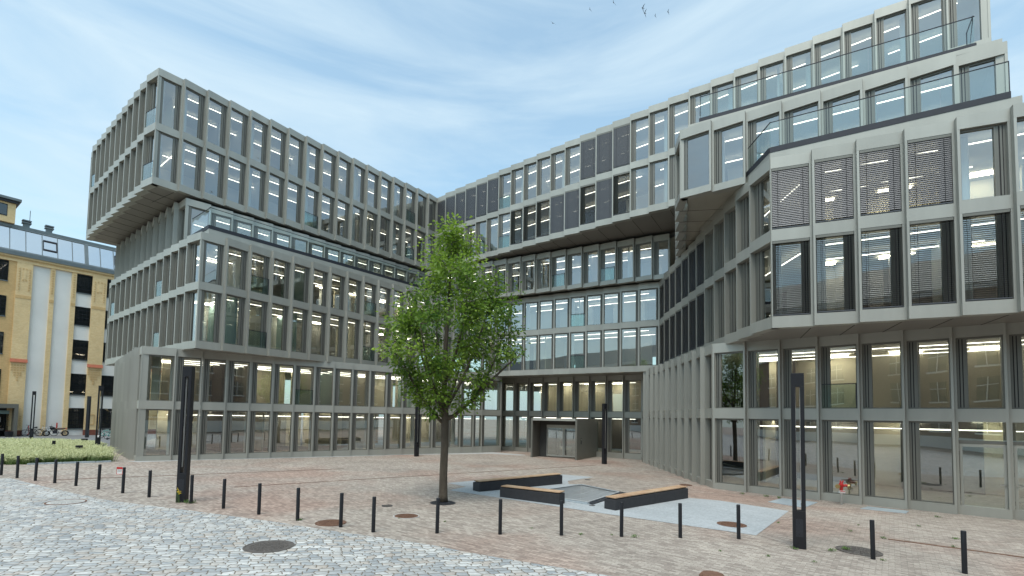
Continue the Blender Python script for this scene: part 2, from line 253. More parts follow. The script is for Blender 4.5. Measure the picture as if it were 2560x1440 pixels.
# ------------------------------------------------------------------ mesh helpers
def V2(p): return Vector((p[0], p[1]))
class MB:
    def __init__(s): s.v = []; s.f = []; s.m = []; s.mats = []; s.tone = None
    def mi(s, mat):
        if mat not in s.mats: s.mats.append(mat)
        return s.mats.index(mat)
    def face(s, pts, mat):
        i = len(s.v); s.v += [tuple(p) for p in pts]; s.f.append(tuple(range(i, i + len(pts)))); s.m.append(s.mi(mat))
    def hexa(s, c, mat):   # c: 4 bottom + 4 top corners, same order
        i = len(s.v); s.v += [tuple(p) for p in c]; k = s.mi(mat)
        for q in ((3, 2, 1, 0), (4, 5, 6, 7), (0, 1, 5, 4), (1, 2, 6, 5), (2, 3, 7, 6), (3, 0, 4, 7)):
            s.f.append(tuple(i + j for j in q)); s.m.append(k)
    def lbox(s, o, e, n, s0, s1, m0, m1, z0, z1, mat):   # box in a wall frame: e along, n outward
        c = []
        for z in (z0, z1):
            for a, b in ((s0, m0), (s0, m1), (s1, m1), (s1, m0)):
                c.append((o[0] + e[0] * a + n[0] * b, o[1] + e[1] * a + n[1] * b, z))
        s.hexa(c, mat)
    def box(s, x0, x1, y0, y1, z0, z1, mat): s.lbox((0, 0), (1, 0), (0, 1), x0, x1, y0, y1, z0, z1, mat)
    def tube(s, path, rad, mat, n=8, cap=True):
        path = [Vector(p) for p in path]; rads = rad if isinstance(rad, (list, tuple)) else [rad] * len(path)
        rings = []; up = None; k = s.mi(mat)
        for i, p in enumerate(path):
            d = (path[min(i + 1, len(path) - 1)] - path[max(i - 1, 0)]).normalized()
            if up is None:
                up = Vector((0, 0, 1)) if abs(d.z) < 0.9 else Vector((1, 0, 0))
            x = d.cross(up).normalized(); y = x.cross(d).normalized(); up = y
            base = len(s.v)
            for j in range(n):
                a = 2 * math.pi * j / n; s.v.append(tuple(p + x * math.cos(a) * rads[i] + y * math.sin(a) * rads[i]))
            rings.append(base)
        for a, b in zip(rings, rings[1:]):
            for j in range(n):
                s.f.append((a + j, a + (j + 1) % n, b + (j + 1) % n, b + j)); s.m.append(k)
        if cap:
            s.f.append(tuple(rings[0] + j for j in reversed(range(n)))); s.m.append(k)
            s.f.append(tuple(rings[-1] + j for j in range(n))); s.m.append(k)
    def torus(s, c, ax, R0, r, mat, n=24, k=8):
        c = Vector(c); ax = Vector(ax).normalized(); x = ax.orthogonal().normalized(); y = ax.cross(x); mi = s.mi(mat); base = len(s.v)
        for i in range(n):
            a = 2 * math.pi * i / n; d = x * math.cos(a) + y * math.sin(a)
            for j in range(k):
                b = 2 * math.pi * j / k; s.v.append(tuple(c + d * (R0 + r * math.cos(b)) + ax * r * math.sin(b)))
        for i in range(n):
            for j in range(k):
                s.f.append((base + i * k + j, base + ((i + 1) % n) * k + j, base + ((i + 1) % n) * k + (j + 1) % k, base + i * k + (j + 1) % k)); s.m.append(mi)
    def lathe(s, c, prof, mat, n=24):   # prof: (r, z)
        c = Vector(c); k = s.mi(mat); base = len(s.v)
        for r, z in prof:
            for j in range(n):
                a = 2 * math.pi * j / n; s.v.append((c.x + r * math.cos(a), c.y + r * math.sin(a), c.z + z))
        for i in range(len(prof) - 1):
            for j in range(n):
                s.f.append((base + i * n + j, base + i * n + (j + 1) % n, base + (i + 1) * n + (j + 1) % n, base + (i + 1) * n + j)); s.m.append(k)
        s.f.append(tuple(base + (len(prof) - 1) * n + j for j in range(n))); s.m.append(k)
    def build(s, name, parent=None, smooth=False, bevel=0):
        me = bpy.data.meshes.new(name); me.from_pydata(s.v, [], s.f); me.update()
        for mt in s.mats: me.materials.append(mt)
        me.polygons.foreach_set('material_index', s.m)
        if smooth: me.polygons.foreach_set('use_smooth', [True] * len(me.polygons))
        if s.tone is not None:
            a = me.attributes.new('tone', 'FLOAT', 'POINT'); a.data.foreach_set('value', s.tone)
        o = bpy.data.objects.new(name, me); col.objects.link(o)
        if parent is not None:
            o.parent = parent; pm = parent.location
            # geometry is written in world coordinates: shift into the parent's frame
        if bevel:
            bv = o.modifiers.new('bevel', 'BEVEL'); bv.width = bevel; bv.segments = 2; bv.limit_method = 'ANGLE'
        return o
def G(x, y):      # the plaza falls gently towards the right
    xs = min(max(x, -20.0), 14.0)
    if x < -20: xs = min(-20 + .4 * (-20 - x), -10.0)
    return .07 - .0125 * xs - .002 * max(0.0, min(y, 45.0))
def drape(mb, const=None):
    mb.v = [(x, y, z + (G(x, y) if const is None else const)) for x, y, z in mb.v]; return mb
def fill(name, loop, z, mat, holes=(), parent=None, ground=False):
    bm = bmesh.new(); edges = []
    for lp in [loop, *holes]:
        vs = [bm.verts.new((x, y, z)) for x, y in lp]
        edges += [bm.edges.new((vs[i], vs[(i + 1) % len(vs)])) for i in range(len(vs))]
    bmesh.ops.triangle_fill(bm, edges=edges, use_beauty=True, use_dissolve=False)
    bmesh.ops.recalc_face_normals(bm, faces=bm.faces)
    if sum(f.normal.z for f in bm.faces) < 0: bmesh.ops.reverse_faces(bm, faces=bm.faces)
    if ground:
        for co, no in (((-45, 0, 0), (1, 0, 0)), ((-20, 0, 0), (1, 0, 0)), ((14, 0, 0), (1, 0, 0)), ((0, 45, 0), (0, 1, 0)), ((0, 0, 0), (0, 1, 0))):
            bmesh.ops.bisect_plane(bm, geom=bm.verts[:] + bm.edges[:] + bm.faces[:], plane_co=co, plane_no=no)
        for v in bm.verts: v.co.z += G(v.co.x, v.co.y)
    me = bpy.data.meshes.new(name); bm.to_mesh(me); bm.free(); me.materials.append(mat)
    o = bpy.data.objects.new(name, me); col.objects.link(o)
    if parent is not None: o.parent = parent
    return o
def thing(name, loc, label, cat, group=None):
    o = bpy.data.objects.new(name, None); col.objects.link(o); o.location = loc; o.empty_display_size = 0.3
    o['label'] = label; o['category'] = cat
    if group: o['group'] = group
    return o
def tag(o, label, cat, group=None):
    o['label'] = label; o['category'] = cat
    if group: o['group'] = group
    return o
def world_child(o, parent):     # geometry was written in world coordinates
    o.parent = parent; o.matrix_parent_inverse = Matrix.Translation(-parent.location)
    return o
def lerp_pts(b, s, k0, k1): return [(b[0] + s[0] * k, b[1] + s[1] * k) for k in range(k0, k1 + 1)]

# world to picture, used only to rank windows by size for naming parts
CW = cam.matrix_world.inverted()
def ndc(p):
    q = CW @ Vector(p); d = -q.z
    if d <= 0: return None
    return (17.213 / 36 * q.x / d - 0.00298, 17.213 / 36 * q.y / d - 0.10066)

# ================================================================== GROUND
PIT = [(0.66, 19.02), (3.24, 21.69), (4.45, 19.65), (2.81, 17.18)]
g = fill('ground', [(-400, -60), (400, -60), (400, 500), (-400, 500)], 0.0, M['pavers'], [PIT], ground=True); g['kind'] = 'structure'
cob = [(-70, 2), (-19.42, 18.91), (-19.09, 18.99), (-16.01, 17.2), (-14.26, 16.25), (-12.27, 15.2), (-11.01, 14.72), (-9.73, 14.3), (-7.85, 13.6), (-5.91, 12.87), (-4.29, 12.15), (-3.49, 11.84), (-2.45, 11.44), (-1.47, 11.0), (-0.99, 10.70), (-0.37, 10.37), (0.28, 10.06), (1.05, 9.72), (1.63, 9.45), (2.1, 9.22), (4.6, 7.4), (9, -10), (-70, -10)]
o = fill('cobbled_road', cob, 0.004, M['cobbles'], ground=True); o['kind'] = 'structure'
slab = [(-2.58, 21.31), (-0.54, 23.33), (2.77, 26.00), (4.42, 25.19), (2.85, 23.3), (2.75, 22.15), (3.40, 22.09), (4.78, 19.85), (7.00, 19.14), (8.04, 18.68), (9.60, 16.86), (6.54, 13.01), (2.91, 15.48), (-2.25, 19.27), (-1.70, 20.38)]
o = fill('granite_paving', slab, 0.008, M['granite'], [PIT], ground=True); o['kind'] = 'structure'
o = fill('service_road', [(-70, 36), (-46, 43.2), (-38, 41.5), (-31.2, 38.0), (-29.6, 38.4), (-36, 50), (-30, 60), (-44, 62), (-47.0, 56.2), (-53, 48.2), (-70, 44)], 0.004, M['asphalt'], ground=True); o['kind'] = 'structure'
bo = [(-20.1, 26.0), (-19.3, 25.8), (-17.3, 27.8), (-11.4, 32.3), (-7.7, 35.5), (-1.5, 39.0), (1.0, 38.3), (1.55, 39.2), (-1.2, 41), (-3, 40.5)]
o = fill('wall_edge_paving', bo, 0.006, M['concrete'], ground=True); o['kind'] = 'structure'
# light coloured steel plates and path curbs let into the paving
def plate(pts, label):
    mb = MB(); h = 0.016
    for i in range(len(pts)):
        a, b = pts[i], pts[(i + 1) % len(pts)]
        mb.face([(a[0], a[1], 0.0), (b[0], b[1], 0.0), (b[0], b[1], h), (a[0], a[1], h)], M['steel_blue'])
    mb.face([(p[0], p[1], h) for p in pts], M['steel_blue'])
    return tag(drape(mb).build('cover_plate'), label, 'cover plate')
plate([(9.89, 18.74), (11.0, 19.75), (11.9, 18.95), (10.57, 17.61)], 'pale blue steel plate on the paving beside the right lamp post')
plate([(12.70, 17.80), (13.35, 18.3), (14.25, 17.55), (13.77, 17.08)], 'narrow pale steel plate below the third pane from the glass door')
mb = MB()
for i in range(5):
    a = V2((-23.14, 23.75)).lerp(V2((-20.57, 25.6)), i / 5); b = V2((-23.14, 23.75)).lerp(V2((-20.57, 25.6)), (i + 1) / 5 - 0.006)
    d = (b - a).normalized(); nn = (d.y, -d.x)
    mb.lbox(a, d, nn, 0, (b - a).length, -0.28, 0.0, 0, 0.07, M['steel_blue'])
tag(drape(mb).build('planting_kerb'), 'low pale blue kerb along the front of the grass bed', 'kerb')

# sunken light well between the benches, with rope netting
GW = G(2.8, 19.2)
well = thing('light_well', (2.8, 19.2, GW), 'sunken light well with steel rim and white rope net between the benches', 'light well')
mb = MB(); D = -1.0
for i in range(4):
    a, b = PIT[i], PIT[(i + 1) % 4]
    mb.face([(a[0], a[1], 0.03), (b[0], b[1], 0.03), (b[0], b[1], D), (a[0], a[1], D)], M['concrete'])
world_child(drape(mb, GW).build('wall'), well)
mb = MB(); mb.face([(p[0], p[1], D) for p in PIT], M['wall_dark']); world_child(drape(mb, GW).build('floor'), well)
mb = MB()
for i in range(4):
    a, b = V2(PIT[i]), V2(PIT[(i + 1) % 4]); d = (b - a).normalized(); nn = Vector((d.y, -d.x)); 
    ctr = Vector((2.8, 19.2)); 
    if (a + nn - ctr).length < (a - ctr).length: nn = -nn
    mb.lbox(a, d, nn, -0.1, (b - a).length + 0.1, 0.002, 0.24, -0.02, 0.035 + 0.002 * i, M['anthracite'] if i in (1, 2) else M['steel_blue'])
world_child(drape(mb, GW).build('rim'), well)
mb = MB(); A, B_, C_, D_ = [V2(p) for p in PIT]
for i in range(1, 34):
    t = i / 34
    p, q = A.lerp(B_, t), D_.lerp(C_, t)
    mb.tube([(p.x, p.y, 0.02), ((p.x + q.x) / 2, (p.y + q.y) / 2, -0.03), (q.x, q.y, 0.02)], 0.0055, M['rope'], 4, False)
for i in range(1, 4):
    t = i / 4
    p, q = A.lerp(D_, t), B_.lerp(C_, t)
    mb.tube([(p.x, p.y, 0.02), ((p.x + q.x) / 2, (p.y + q.y) / 2, -0.035), (q.x, q.y, 0.02)], 0.007, M['rope'], 4, False)
for p, q in ((A, B_), (B_, C_), (C_, D_), (D_, A)): mb.tube([(p.x, p.y, 0.06), (q.x, q.y, 0.06)], 0.02, M['rope'], 6)
world_child(drape(mb, GW).build('rope_net'), well)

# ================================================================== OFFICE BUILDING
office = thing('office_building', (20, 90, 0), 'seven storey metal and glass office building with zigzag facades and cantilevered upper blocks', 'office building')
def part(mb, name, parent=None, **k):
    o = mb.build(name, **k); return world_child(o, parent or office) if parent is None else _sub(o, parent)
def _sub(o, parent):
    o.parent = parent; return o      # the parent part already sits at the world origin

fac = {}
def F(name, pts, chir, d, bands, wins, **k): fac[name] = dict(pts=pts, chir=chir, d=d, bands=bands, wins=wins, **k)
b56 = [(16.14, 16.56), (19.37, 19.81), (22.65, 23.09)]; w56 = [(16.56, 19.37), (19.81, 22.65)]
b23 = [(6.38, 6.80), (9.61, 10.04), (12.36, 12.78)]; w23 = [(6.80, 9.61), (10.04, 12.36)]
def b01(g): return [(-0.6, g), (3.06, 3.51), (6.02, 6.45)]
def w01(g): return [(g, 3.06), (3.51, 6.02)]
b4 = [(12.80, 13.10), (15.50, 15.92)]; w4 = [(13.10, 15.50)]
IC = (-6.94, 44.34)
LT = [(-20.88, 27.72)] + lerp_pts((-20.903, 27.751), (.8262, .9819), 1, 16) + [IC]
F('LT', LT, 'L', 0.2, b56, w56, wall=['wall_white', 'wall_beige', 'wall_white', 'wall_grey'])
LLt = [(-20.88, 27.72)] + lerp_pts((-20.98, 27.78), (-1.0045, .7989), 1, 12)
F('LL', LLt[::-1], 'L', 0.2, b56, w56, wall=['wall_white', 'wall_grey'])
AB = [IC] + lerp_pts((-1.99, 40.049), (.9818, -.8505), -4, 22) + [(20.69, 20.40)]
F('AB', AB, 'L', 0.22, b56, w56, wall=['wall_white', 'wall_beige', 'wall_dark', 'wall_beige'])
DC = (-3.75, 42.74)
LM = [(-16.93, 26.24)] + lerp_pts((-16.969, 26.256), (.8062, 1.0055), 1, 15) + [DC]
F('LM', LM, 'L', 0.2, b23, w23, wall=['wall_beige', 'wall_grey', 'wall_beige', 'wall_white'])
LMLt = [(-16.93, 26.24)] + lerp_pts((-17.08, 26.34), (-1.0015, .7982), 1, 14)
F('LML', LMLt[::-1], 'L', 0.2, b23, w23, wall=['wall_grey', 'wall_beige'])
DE = [DC] + lerp_pts((1.178, 39.886), (1.1657, -.6746), -3, 7) + [(10.6, 34.43)]
F('DE', DE, 'L', 0.16, b23, w23, wall=['wall_white', 'wall_white', 'wall_dark'])
RBLt = [(9.6, 17.8)] + lerp_pts((9.61, 17.87), (.0795, 1.3291), 1, 11) + [(10.6, 34.43)]
F('RBL', RBLt[::-1], 'L', 0.2, b23, w23, wall=['wall_dark', 'wall_grey'])
RB = [(9.6, 17.8)] + lerp_pts((9.696, 17.943), (1.1334, -.6594), 1, 9)
F('RB', RB, 'L', 0.17, b23, w23, wall=['wall_beige', 'wall_beige', 'wall_grey', 'wall_white'])
L4c = (-19.8, 29.1)
L4 = [L4c] + lerp_pts((-19.8, 29.15), (.82, 1.0), 1, 14) + [(-7.86, 43.71)]
F('L4', L4, 'R', 0.17, b4, w4, wall=['wall_beige', 'wall_white'])
L4L = [(L4c[0] - .985 * k, L4c[1] + .785 * k) for k in range(0, 13)]
F('L4L', L4L[::-1], 'R', 0.24, b4, w4, wall=['wall_dark'])
C4 = [(-7.86, 43.71)] + lerp_pts((.84, 38.98), (1.1448, -.6223), -6, 8) + [(11.0, 33.45)]
F('C4', C4, 'R', 0.18, b4, w4, wall=['wall_beige', 'wall_white', 'wall_beige'])
B4 = lerp_pts((7.46, 21.3), (1.145, -.68), 0, 8)
F('B4', B4, 'R', 0.17, b4, w4, wall=['wall_white', 'wall_beige', 'wall_white'])
B4L = [(7.46 + .44 * k, 21.3 + 1.28 * k) for k in range(0, 10)]
F('B4L', B4L[::-1], 'L', 0.22, b4, w4, wall=['wall_dark'])
LGs = (-19.8, 26.25)
LG = [LGs] + lerp_pts((-18.58, 27.19), (.983, .778), 0, 16) + [(-2.2, 40.15), (-.67, 41.6), (-.67, 44.4)]
F('LG', LG, 'R', 0.12, b01(.52), w01(.52), wall=['wall_beige', 'wall_beige', 'wall_grey', 'wall_beige'])
LGL = [(LGs[0] - .75 * k, LGs[1] + .80 * k) for k in range(0, 13)]
F('LGL', LGL[::-1], 'R', 0.24, b01(.5), w01(.5), wall=['wall_dark'])
FG = [(-.67 + 1.215 * k, 44.4 - .748 * k) for k in range(0, 10)]
F('FG', FG, 'R', 0.18, b01(.3), w01(.3), wall=['wall_dark', 'wall_wood', 'wall_dark'], door=list(range(3, 6)))
RGL = [(10.26, 37.65), (9.8, 34.95)] + lerp_pts((9.63, 30.60), (-.0526, -1.2203), -3, 6) + [(9.25, 22.2)]
F('RGL', RGL, 'R', 0.2, b01(.2), w01(.2), wall=['wall_dark'])
RG = [(9.25, 22.2)] + lerp_pts((10.345, 21.30), (1.0659, -.8163), 0, 10)
F('RG', RG, 'R', 0.17, b01(.17), w01(.17), wall=['wall_beige', 'wall_beige', 'wall_grey', 'wall_beige'], door=[6, 7])

def bays(f):
    P = [V2(p) for p in f['pts']]; out = []
    for k in range(len(P) - 1):
        e = (P[k + 1] - P[k]).normalized(); n = Vector((e.y, -e.x)); d = f['d']
        if f['chir'] == 'L': a, b = P[k] + n * d, P[k + 1].copy()
        else: a, b = P[k].copy(), P[k + 1] + n * d
        if k == 0 and f['chir'] == 'L': a = P[k] + n * min(d, 0.02 if f.get('c0', True) else d)
        if k == len(P) - 2 and f['chir'] == 'R': b = P[k + 1] + n * min(d, 0.02)
        s = (b - a); Lp = s.length; s = s / Lp; m = Vector((s.y, -s.x))
        out.append((a, b, s, m, Lp, n))
    return out
def outline(names, inset=0.0, saw=True):
    pts = []
    for nm in names:
        f = fac[nm]
        if saw and inset == 0:
            for a, b, s, m, Lp, n in bays(f): pts += [tuple(a - m * 0.02), tuple(b - m * 0.02)]
        else:
            P = [V2(p) for p in f['pts']]
            e0 = (P[1] - P[0]).normalized(); e1 = (P[-1] - P[-2]).normalized()
            pts.append(tuple(P[0] - Vector((e0.y, -e0.x)) * inset + e0 * inset * 0.9)); pts.append(tuple(P[-1] - Vector((e1.y, -e1.x)) * inset - e1 * inset * 0.9))
    q = [pts[0]]
    for p in pts[1:]:
        if (V2(p) - V2(q[-1])).length > 0.02: q.append(p)
    return q

# ---- which windows carry lowered blinds: (facade, bay, level) -> tilt
BL = {}
for k in range(0, 5): BL[('RB', k, 1)] = 1.0
del BL[('RB', 4, 1)]
for k in range(0, 9): BL[('RB', k, 0)] = 0.22
for k in range(0, 7): BL[('RBL', k, 1)] = 0.9; BL[('RBL', k, 0)] = 0.7
for k in list(range(0, 6)) + [12, 13, 14]: BL[('AB', k, 1)] = 1.3
for k in [7, 8, 9, 12, 14]: BL[('AB', k, 0)] = 0.3
for k in [10, 11, 13]: BL[('AB', k, 0)] = 1.3
GUARD = {('LM', 2, 0), ('LM', 2, 1), ('LM', 8, 1), ('LM', 8, 0), ('LT', 7, 0), ('LT', 14, 1), ('LT', 14, 0), ('LG', 6, 1), ('AB', 6, 1), ('AB', 6, 0), ('RG', 3, 1), ('DE', 7, 0), ('DE', 7, 1), ('C4', 12, 0), ('C4', 9, 0), ('LML', 9, 0), ('LML', 9, 1), ('LML', 1, 1), ('LL', 11, 0), ('LL', 11, 1), ('LL', 1, 1)}

# ---- rank windows
cand = []
for nm, f in fac.items():
    for k, (a, b, s, m, Lp, n) in enumerate(bays(f)):
        for lv, (z0, z1) in enumerate(f['wins']):
            if nm in ('L4L', 'LGL', 'B4L') or (lv == 0 and k in f.get('door', [])): continue
            c = [ndc((p.x, p.y, z)) for p, z in ((a, z0), (b, z0), (b, z1), (a, z1))]
            ok = all(q is not None for q in c)
            area = -1
            if ok:
                cx = sum(q[0] for q in c) / 4; cy = sum(q[1] for q in c) / 4
                ar = 0.5 * sum(c[i][0] * c[(i + 1) % 4][1] - c[(i + 1) % 4][0] * c[i][1] for i in range(4))
                if abs(cx) < 0.51 and abs(cy) < 0.29: area = ar
                if nm == 'AB' and lv == 0 and k > 16: area = -1
                if nm in ('C4', 'DE') and k > 10: area *= 0.3
                if nm == 'AB' and lv == 1 and k > 23: area = -1
            cand.append((area, nm, k, lv))
cand.sort(reverse=True)
TOP = {(c[1], c[2], c[3]) for c in cand[:97] if c[0] > 0}

stuffW = MB(); nblind = 0; blind_later = []
for nm, f in fac.items():
    mb = MB(); PW = 0.072
    nb = len(f['pts']) - 1
    for k, (a, b, s, m, Lp, n) in enumerate(bays(f)):
        isdoor = k in f.get('door', [])
        for bi, (z0, z1) in enumerate(f['bands']):
            if isdoor and bi == 0 and f['bands'][0][0] == 0: continue
            mb.lbox(a, s, m, 0.012, Lp - 0.012, -0.36, 0, z0, z1, M['metal'])
        corner_l = (k == 0 and f.get('cl')); corner_r = (k == nb - 1 and f.get('cr'))
        for lv, (z0, z1) in enumerate(f['wins']):
            zb = 0.0 if (isdoor and lv == 0) else z0
            pl = 0.025 if (k == 0 and nm in ('LT', 'LM', 'LG', 'RB', 'B4', 'L4')) else PW
            pr = 0.025 if (k == nb - 1 and nm in ('LL', 'LML', 'RBL', 'L4L')) else PW
            mb.lbox(a, s, m, 0.012, 0.012 + pl, -0.33 if pl == PW else -0.18, -0.002, zb, z1, M['metal'])
            mb.lbox(a, s, m, Lp - 0.012 - pr, Lp - 0.012, -0.33 if pr == PW else -0.18, -0.002, zb, z1, M['metal'])
            if isdoor and lv == 0: continue
            wm = MB() if (nm, k, lv) in TOP else stuffW
            x0, x1 = 0.012 + pl, Lp - 0.012 - pr
            vent = 0.25 if Lp > 1.1 else 0.15
            if nm == 'DE': vent = 0.13
            if nm in ('LL', 'LML', 'RBL'): vent = 0.40
            if k == 0 and nm in ('LT', 'LM', 'RB', 'LG', 'RG', 'B4'): vent = 0.22
            vs = 'R' if f['chir'] == 'L' else 'L'
            if nm == 'AB': vs = 'L'
            if nm in ('LL', 'LML', 'RBL'): vs = 'L'
            if vs == 'R': v0, v1, g0, g1 = x1 - vent, x1, x0, x1 - vent
            else: v0, v1, g0, g1 = x0, x0 + vent, x0 + vent, x1
            fr = M['frame']
            rc = 0.10 if nm in ('LL', 'LML', 'RBL', 'RGL', 'L4L') else 0.0
            # vent flap with its two shadow joints
            wm.lbox(a, s, m, v0, v1, -0.20 - rc, -0.11 - rc, z0, z1, fr)
            w3 = (v1 - v0) / 3
            wm.lbox(a, s, m, v0 + w3 - .014, v0 + w3 + .014, -0.13 - rc, -0.106 - rc, z0 + 0.05, z1 - 0.05, M['groove'])
            wm.lbox(a, s, m, v0 + 2 * w3 - .014, v0 + 2 * w3 + .014, -0.13 - rc, -0.106 - rc, z0 + 0.05, z1 - 0.05, M['groove'])
            wm.lbox(a, s, m, v0 + w3 + .016, v0 + 2 * w3 - .016, -0.13 - rc, -0.095 - rc, z0 + 0.055, z1 - 0.055, fr)
            # glazing frame
            t = 0.042
            wm.lbox(a, s, m, g0, g0 + t, -0.22 - rc, -0.10 - rc, z0, z1, fr); wm.lbox(a, s, m, g1 - t, g1, -0.22 - rc, -0.10 - rc, z0, z1, fr)
            wm.lbox(a, s, m, g0 + t, g1 - t, -0.22 - rc, -0.102 - rc, z0, z0 + t, fr); wm.lbox(a, s, m, g0 + t, g1 - t, -0.22 - rc, -0.102 - rc, z1 - t - .03, z1, fr)
            gp = [(a.x + s.x * u + m.x * (-0.15 - rc), a.y + s.y * u + m.y * (-0.15 - rc), z) for u, z in ((g0 + t, z0 + t), (g1 - t, z0 + t), (g1 - t, z1 - t - .03), (g0 + t, z1 - t - .03))]
            if wm is stuffW:
                wm.face(gp, M['glass']); wo = None
            else:
                wo = part(wm, 'window'); pm = MB(); pm.face(gp, M['glass']); part(pm, 'pane', wo)
            if (nm, k, lv) in GUARD:
                gm = MB(); gm.lbox(a, s, m, x0 + .01, x1 - .01, -0.05, -0.038, z0 + .02, z0 + 0.95, M['rail_glass'])
                gm.lbox(a, s, m, x0 + .01, x1 - .01, -0.06, -0.03, z0 + .95, z0 + 0.98, M['anthracite'])
                gm.lbox(a, s, m, x1 - .05, x1 - .01, -0.028, -0.008, z0 + .02, z0 + 0.98, M['anthracite'])
                part(gm, 'balustrade', wo)
            if (nm, k, lv) in BL:
                tl = BL[(nm, k, lv)]; bm_ = MB(); zt = z1 - 0.10; step = 0.066; nsl = int((zt - z0 - 0.06) / step); mt = M['cable'] if tl < 1.2 else M['blind_dark']
                for i in range(nsl):
                    zz = zt - i * step; dz = 0.066 * math.sin(tl * 1.15); dm = 0.062 * math.cos(tl * 1.15)
                    q = []
                    for u, mm_, z in ((x0 + .015, -0.015, zz - dz), (x1 - .015, -0.015, zz - dz), (x1 - .015, -0.015 - dm, zz), (x0 + .015, -0.015 - dm, zz)):
                        q.append((a.x + s.x * u + m.x * mm_, a.y + s.y * u + m.y * mm_, z))
                    bm_.face(q, mt)
                for u in (x0 + .2, x1 - .2): bm_.lbox(a, s, m, u, u + .012, -0.0145, -0.012, z0 + .06, zt, M['groove'])
                bm_.lbox(a, s, m, x0 + .015, x1 - .015, -0.09, -0.012, z0 + .03, z0 + .065, M['cable'])
                bm_.lbox(a, s, m, x0 + .015, x1 - .015, -0.095, -0.008, z1 - .10, z1 - .004, M['frame'])
                part(bm_, 'blind', wo)
    part(mb, 'facade_cladding')
o = part(stuffW, 'window'); o['kind'] = 'stuff'

# ---- floors, ceilings, soffits, roofs
back56 = [(26.5, 28.2), (30, 45), (8, 62), (-19, 54)]
back23 = [(34, 14), (34, 30), (8, 62), (-18, 52)]
back4 = [(21.5, 22.6), (28, 45), (8, 62), (-18, 53)]
loops = {'56': (['LL', 'LT', 'AB'], back56), '23': (['LML', 'LM', 'DE', 'RBL', 'RB'], back23), '4': (['L4L', 'L4', 'C4', 'B4L', 'B4'], back4), '01': (['LGL', 'LG', 'FG', 'RGL', 'RG'], back23)}
def sheet(name, key, z, mat, inset=0.0):
    nms, bk = loops[key]; o = fill(name, outline(nms, inset) + bk, z, mat); return world_child(o, office)
sheet('floor', '01', 0.16, M['floor_in'], 0.34)
sheet('ceiling', '01', 3.14, M['ceiling'], 0.35); sheet('floor', '01', 3.47, M['floor_in'], 0.35)
sheet('ceiling', '01', 6.14, M['ceiling'], 0.35)
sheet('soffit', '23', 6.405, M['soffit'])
sheet('floor', '23', 6.78, M['floor_in'], 0.35); sheet('ceiling', '23', 9.71, M['ceiling'], 0.35); sheet('floor', '23', 10.0, M['floor_in'], 0.35); sheet('ceiling', '23', 12.44, M['ceiling'], 0.35)
sheet('terrace_deck', '23', 12.75, M['roofing'])
sheet('floor', '4', 13.02, M['floor_in'], 0.35); sheet('ceiling', '4', 15.6, M['ceiling'], 0.35); sheet('terrace_deck', '4', 15.88, M['roofing'])
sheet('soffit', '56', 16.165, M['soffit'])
sheet('floor', '56', 16.53, M['floor_in'], 0.35); sheet('ceiling', '56', 19.47, M['ceiling'], 0.35); sheet('floor', '56', 19.77, M['floor_in'], 0.35); sheet('ceiling', '56', 22.73, M['ceiling'], 0.35)
sheet('roof', '56', 23.04, M['roofing'])
for a_, b_, z0_, z1_ in (((20.69, 20.40), (26.5, 28.2), 16.14, 23.09), ((16.62, 15.86), (21.5, 22.6), 12.8, 15.92)):
    a_, b_ = V2(a_), V2(b_); e_ = (b_ - a_).normalized(); mb = MB(); mb.lbox(a_, e_, (e_.y, -e_.x), 0.02, (b_ - a_).length, -0.3, 0.0, z0_, z1_, M['metal']); part(mb, 'end_wall')
# soffit joints of the big overhangs
for nm, z in (('LT', 16.160), ('LL', 16.158), ('AB', 16.159), ('RB', 6.400), ('B4L', 12.79)):
    mb = MB()
    for k, (a, b, s, m, Lp, n) in enumerate(bays(fac[nm])):
        if k == 0: continue
        mb.lbox(a, m, s, -3.4, -0.2, -0.012, 0.012, z - 0.006, z, M['groove'])
    part(mb, 'soffit_joint')
# set-back roof upstands
for nm, off in (('LT', 0.45), ('AB', 0.45), ('LL', 0.45)):
    P = [V2(p) for p in fac[nm]['pts']]; e = (P[-2] - P[1]).normalized(); n = Vector((e.y, -e.x)); Ln = (P[-1] - P[0]).length
    mb = MB(); mb.lbox(P[0] - n * off, e, n, 0.75, Ln - 0.8, -0.25, 0, 23.05, 23.26, M['metal']); mb.lbox(P[0] - n * off, e, n, 0.72, Ln - 0.76, -0.29, 0.03, 23.26, 23.29, M['anthracite'])
    part(mb, 'roof_parapet')

